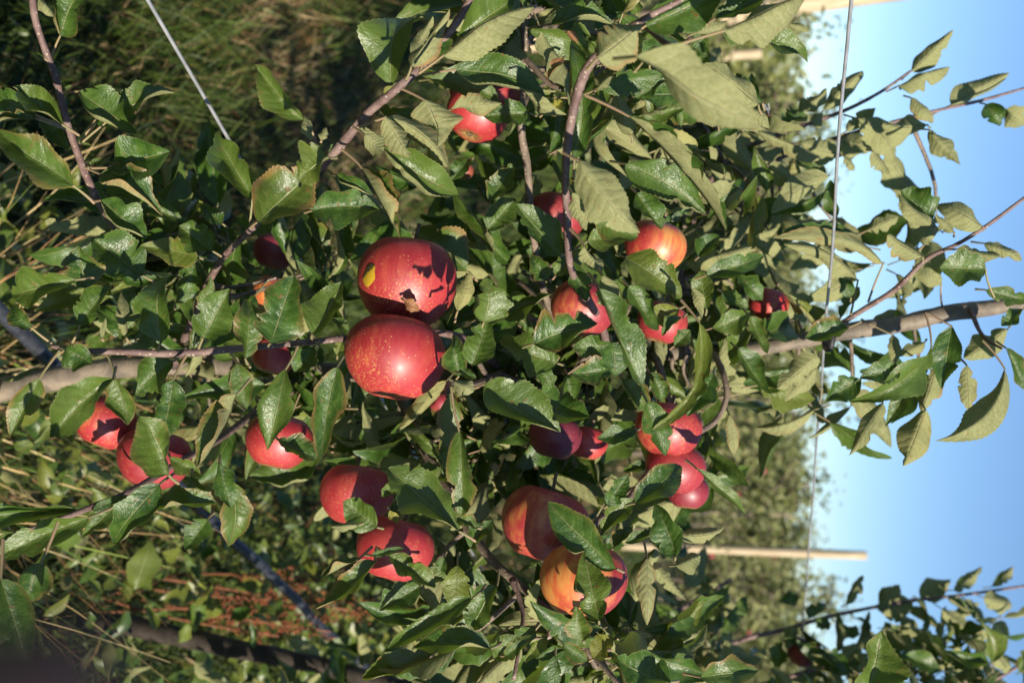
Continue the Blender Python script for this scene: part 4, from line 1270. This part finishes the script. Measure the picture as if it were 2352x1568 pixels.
tag(o, 'rough mown grass with dry brown patches covering the alley', 'grass', None, 'stuff')

# tall dry stalks fanned out under the lower left branch
n = 330
base = P(-330, 1010, 1.9)
s_ = rg.normal(0, .075, n); t_2 = rg.normal(0, .10, n)
p0 = C_TR[0] * [1, 1, 0] + ROW * .16 + NRM * .13
pos = p0[None] + s_[:, None] * ROW[None] + t_2[:, None] * NRM[None]; pos[:, 2] = 0
colr = np.where(rg.random(n)[:, None] < .62, DRYS[rg.integers(0, 4, n)] * 1.6, GREENS[rg.integers(0, 4, n)] * 2.2)
o = link('dry_grass', blades('dry_grass', pos, rg.uniform(.45, .74, n), np.full(n, .0034), colr, rg.uniform(.05, .48, n), rg.uniform(0, .6, n), rg, M_DRY, 7))
tag(o, 'tuft of tall straw coloured grass stalks under the lower branch', 'grass', None, 'stuff')
# knee-high green grass in the tree strip
n = 5200
s_ = rg.uniform(-.9, 2.6, n); t_2 = rg.normal(.12, .24, n)
pos = (C_TR[0] * [1, 1, 0])[None] + s_[:, None] * ROW[None] + t_2[:, None] * NRM[None]; pos[:, 2] = 0
colr = np.where(rg.random(n)[:, None] < .13, DRYS[rg.integers(0, 4, n)], GREENS[rg.integers(0, 4, n)]) * rg.uniform(.7, 1.2, n)[:, None]
o = link('long_grass', blades('long_grass', pos, rg.uniform(.16, .46, n), rg.uniform(.003, .007, n), colr, rg.uniform(.1, .7, n), rg.uniform(0, .9, n), rg, M_GRASS, 5))
tag(o, 'long green grass growing in the strip under the trees', 'grass', None, 'stuff')
# broad-leaved ground cover
def cover():
    b = Bag(); r = np.random.default_rng(44); p_ = C_TR[0] * [1, 1, 0]
    for k in range(3800):
        s = r.uniform(-.5, 2.9); t = r.normal(.15, .30)
        z = .02 + .52 * r.random() ** 1.2 * math.exp(-(t / .6) ** 2)
        c = p_ + ROW * s + NRM * t + np.array([0, 0, z])
        L = r.uniform(.02, .075); d = unit(r.normal(0, 1, 3) * [1, 1, .5])
        V, Q, U = leaf_piece(c, c + d * L, L * r.uniform(.18, .36), unit(SUN * .6 + [0, 0, .5] + r.normal(0, .45, 3)), 'v', 'f', False, 0, 7, 1, int(r.integers(1 << 30)), False)
        b.add(V, Q, U, np.array([r.random(), r.choice([0, .1, .2, .4]), 0, 1]))
    tag(link('ground_cover', b.mesh('ground_cover', M_FAR)), 'low broad-leaved weeds covering the strip below the trees', 'weeds', None, 'stuff')
cover()
# docks gone to seed, rusty red
M_DOCKS = plain('dock_stalk', (.16, .06, .03), (.26, .11, .05), 90)
M_SEED = plain('rusty_seed', (.20, .055, .022), (.32, .10, .04), 200, .8)
LAB = ['rusty seed stalk of dock standing behind the hose, tallest of the docks', 'rust-red dock stalk leaning towards the hose', 'rust-red dock stalk beside the second trunk', 'dark red dock stalk in the shade under the lowest apples',
       'slender rusty dock stalk near the left frame edge', 'short bushy rusty dock stalk between hose and trunk', 'rust-red dock stalk rising out of the broad-leaved weeds']
for k, (X, Y, d, hgt) in enumerate([(760, 1450, 2.1, .30), (700, 1380, 2.2, .28), (800, 1400, 2.15, .3), (690, 1330, 2.15, .25), (170, 640, 2.0, .3), (640, 1460, 2.05, .25), (560, 1390, 2.1, .22)]):
    r = np.random.default_rng(60 + k)
    tp_ = P(X, Y, d); bs = np.array([tp_[0] + r.normal(0, .08), tp_[1] + r.normal(0, .05), 0.0])
    e = empty('dock_weed', tuple(bs)); tag(e, LAB[k], 'weed', 'docks gone to seed')
    C = catmull([bs, bs * .5 + tp_ * .5 + r.normal(0, .01, 3), tp_], 6)
    link('stalk', tube_mesh('stalk', C, np.linspace(.004, .0018, len(C)), M_DOCKS, 6), e)
    b = Bag()
    for br in range(4):
        c0 = C[-5 + br]; dr = unit(np.array([r.normal(0, .22), r.normal(0, .22), 1])); L = hgt * r.uniform(.35, .75)
        for q in range(64):
            c = c0 + dr * L * r.random() + r.normal(0, .004, 3); s2 = r.uniform(.0015, .003)
            v = unit(r.normal(0, 1, 3)); u = unit(np.cross(v, [.3, .5, .8])); w2 = np.cross(u, v)
            o8 = np.array([u, w2, -u, -w2, v * 1.3, -v * 1.3]) * s2 + c
            b.add(o8, np.array([[0, 1, 4, 4], [1, 2, 4, 4], [2, 3, 4, 4], [3, 0, 4, 4], [1, 0, 5, 5], [2, 1, 5, 5], [3, 2, 5, 5], [0, 3, 5, 5]]))
    V = np.vstack(b.V) - bs; Q = np.vstack(b.Q)[:, :3]
    link('seed_head', mesh('seed_head', V, Q, M_SEED), e)

# ------------------------------------------------------------------ a fly on the sunlit leaf near the top
def fly():
    M_B = plain('fly_body', (.012, .013, .016), (.04, .045, .05), 900, .3, .6)
    M_E = plain('fly_eye', (.22, .03, .02), (.30, .05, .03), 900, .4)
    mt, tr = mat('fly_wing'); g = G(tr); g.out(g.bsdf((.35, .36, .36), .25, .5, None, **{'Alpha': .45})); M_W = mt
    c = P(1764, 257, .672)
    ax = unit(.25 * UP + 1.0 * RIGHT); up_ = -FWD; sd = np.cross(up_, ax)
    def ell(name, off, rad, matl, par):
        n1, n2 = 9, 12; a, b_ = np.meshgrid(np.linspace(0, np.pi, n1), np.linspace(0, 2 * np.pi, n2, endpoint=False), indexing='ij')
        V = (np.cos(a)[..., None] * ax * rad[0] + (np.sin(a) * np.cos(b_))[..., None] * sd * rad[1] + (np.sin(a) * np.sin(b_))[..., None] * up_ * rad[2]).reshape(-1, 3)
        i = np.arange(n1 - 1)[:, None] * n2; j = np.arange(n2)[None]; j2 = (j + 1) % n2
        Q = np.stack([i + j, i + j2, i + n2 + j2, i + n2 + j], -1).reshape(-1, 4)
        return link(name, mesh(name, V, Q, matl), par, tuple(off))
    e = empty('fly', tuple(c)); tag(e, 'small dark fly sitting at the tip of a leaf near the sky', 'fly')
    ell('thorax', ax * 0, (.0016, .0012, .0012), M_B, e); ell('abdomen', -ax * .0027, (.002, .0013, .0011), M_B, e)
    h = ell('head', ax * .0021, (.0007, .0010, .0009), M_B, e)
    for s in (-1, 1):
        ell('eye', sd * s * .0007 + up_ * .0002, (.0005, .0005, .0006), M_E, h)
        p = np.array([ax * .0002, ax * -.001 + sd * s * .0012, -ax * .0052 + sd * s * .0022, -ax * .0046 + sd * s * .0006]) + up_ * .0012
        link('wing', mesh('wing', p, [[0, 1, 2, 3]], M_W, smooth=False), e)
        for k in range(3):
            b0 = ax * (.0008 - .0008 * k) + sd * s * .0008
            C = catmull([b0, b0 + sd * s * .0014 + up_ * .0003 + ax * .0006 * (1 - k), b0 + sd * s * .0024 - up_ * .0016 + ax * .0012 * (1 - k)], 4)
            link('leg', tube_mesh('leg', C, .00014, M_B, 5), e, tuple(C[0]))
fly()

# ------------------------------------------------------------------ the photographer's fingertip, a few centimetres before the lens
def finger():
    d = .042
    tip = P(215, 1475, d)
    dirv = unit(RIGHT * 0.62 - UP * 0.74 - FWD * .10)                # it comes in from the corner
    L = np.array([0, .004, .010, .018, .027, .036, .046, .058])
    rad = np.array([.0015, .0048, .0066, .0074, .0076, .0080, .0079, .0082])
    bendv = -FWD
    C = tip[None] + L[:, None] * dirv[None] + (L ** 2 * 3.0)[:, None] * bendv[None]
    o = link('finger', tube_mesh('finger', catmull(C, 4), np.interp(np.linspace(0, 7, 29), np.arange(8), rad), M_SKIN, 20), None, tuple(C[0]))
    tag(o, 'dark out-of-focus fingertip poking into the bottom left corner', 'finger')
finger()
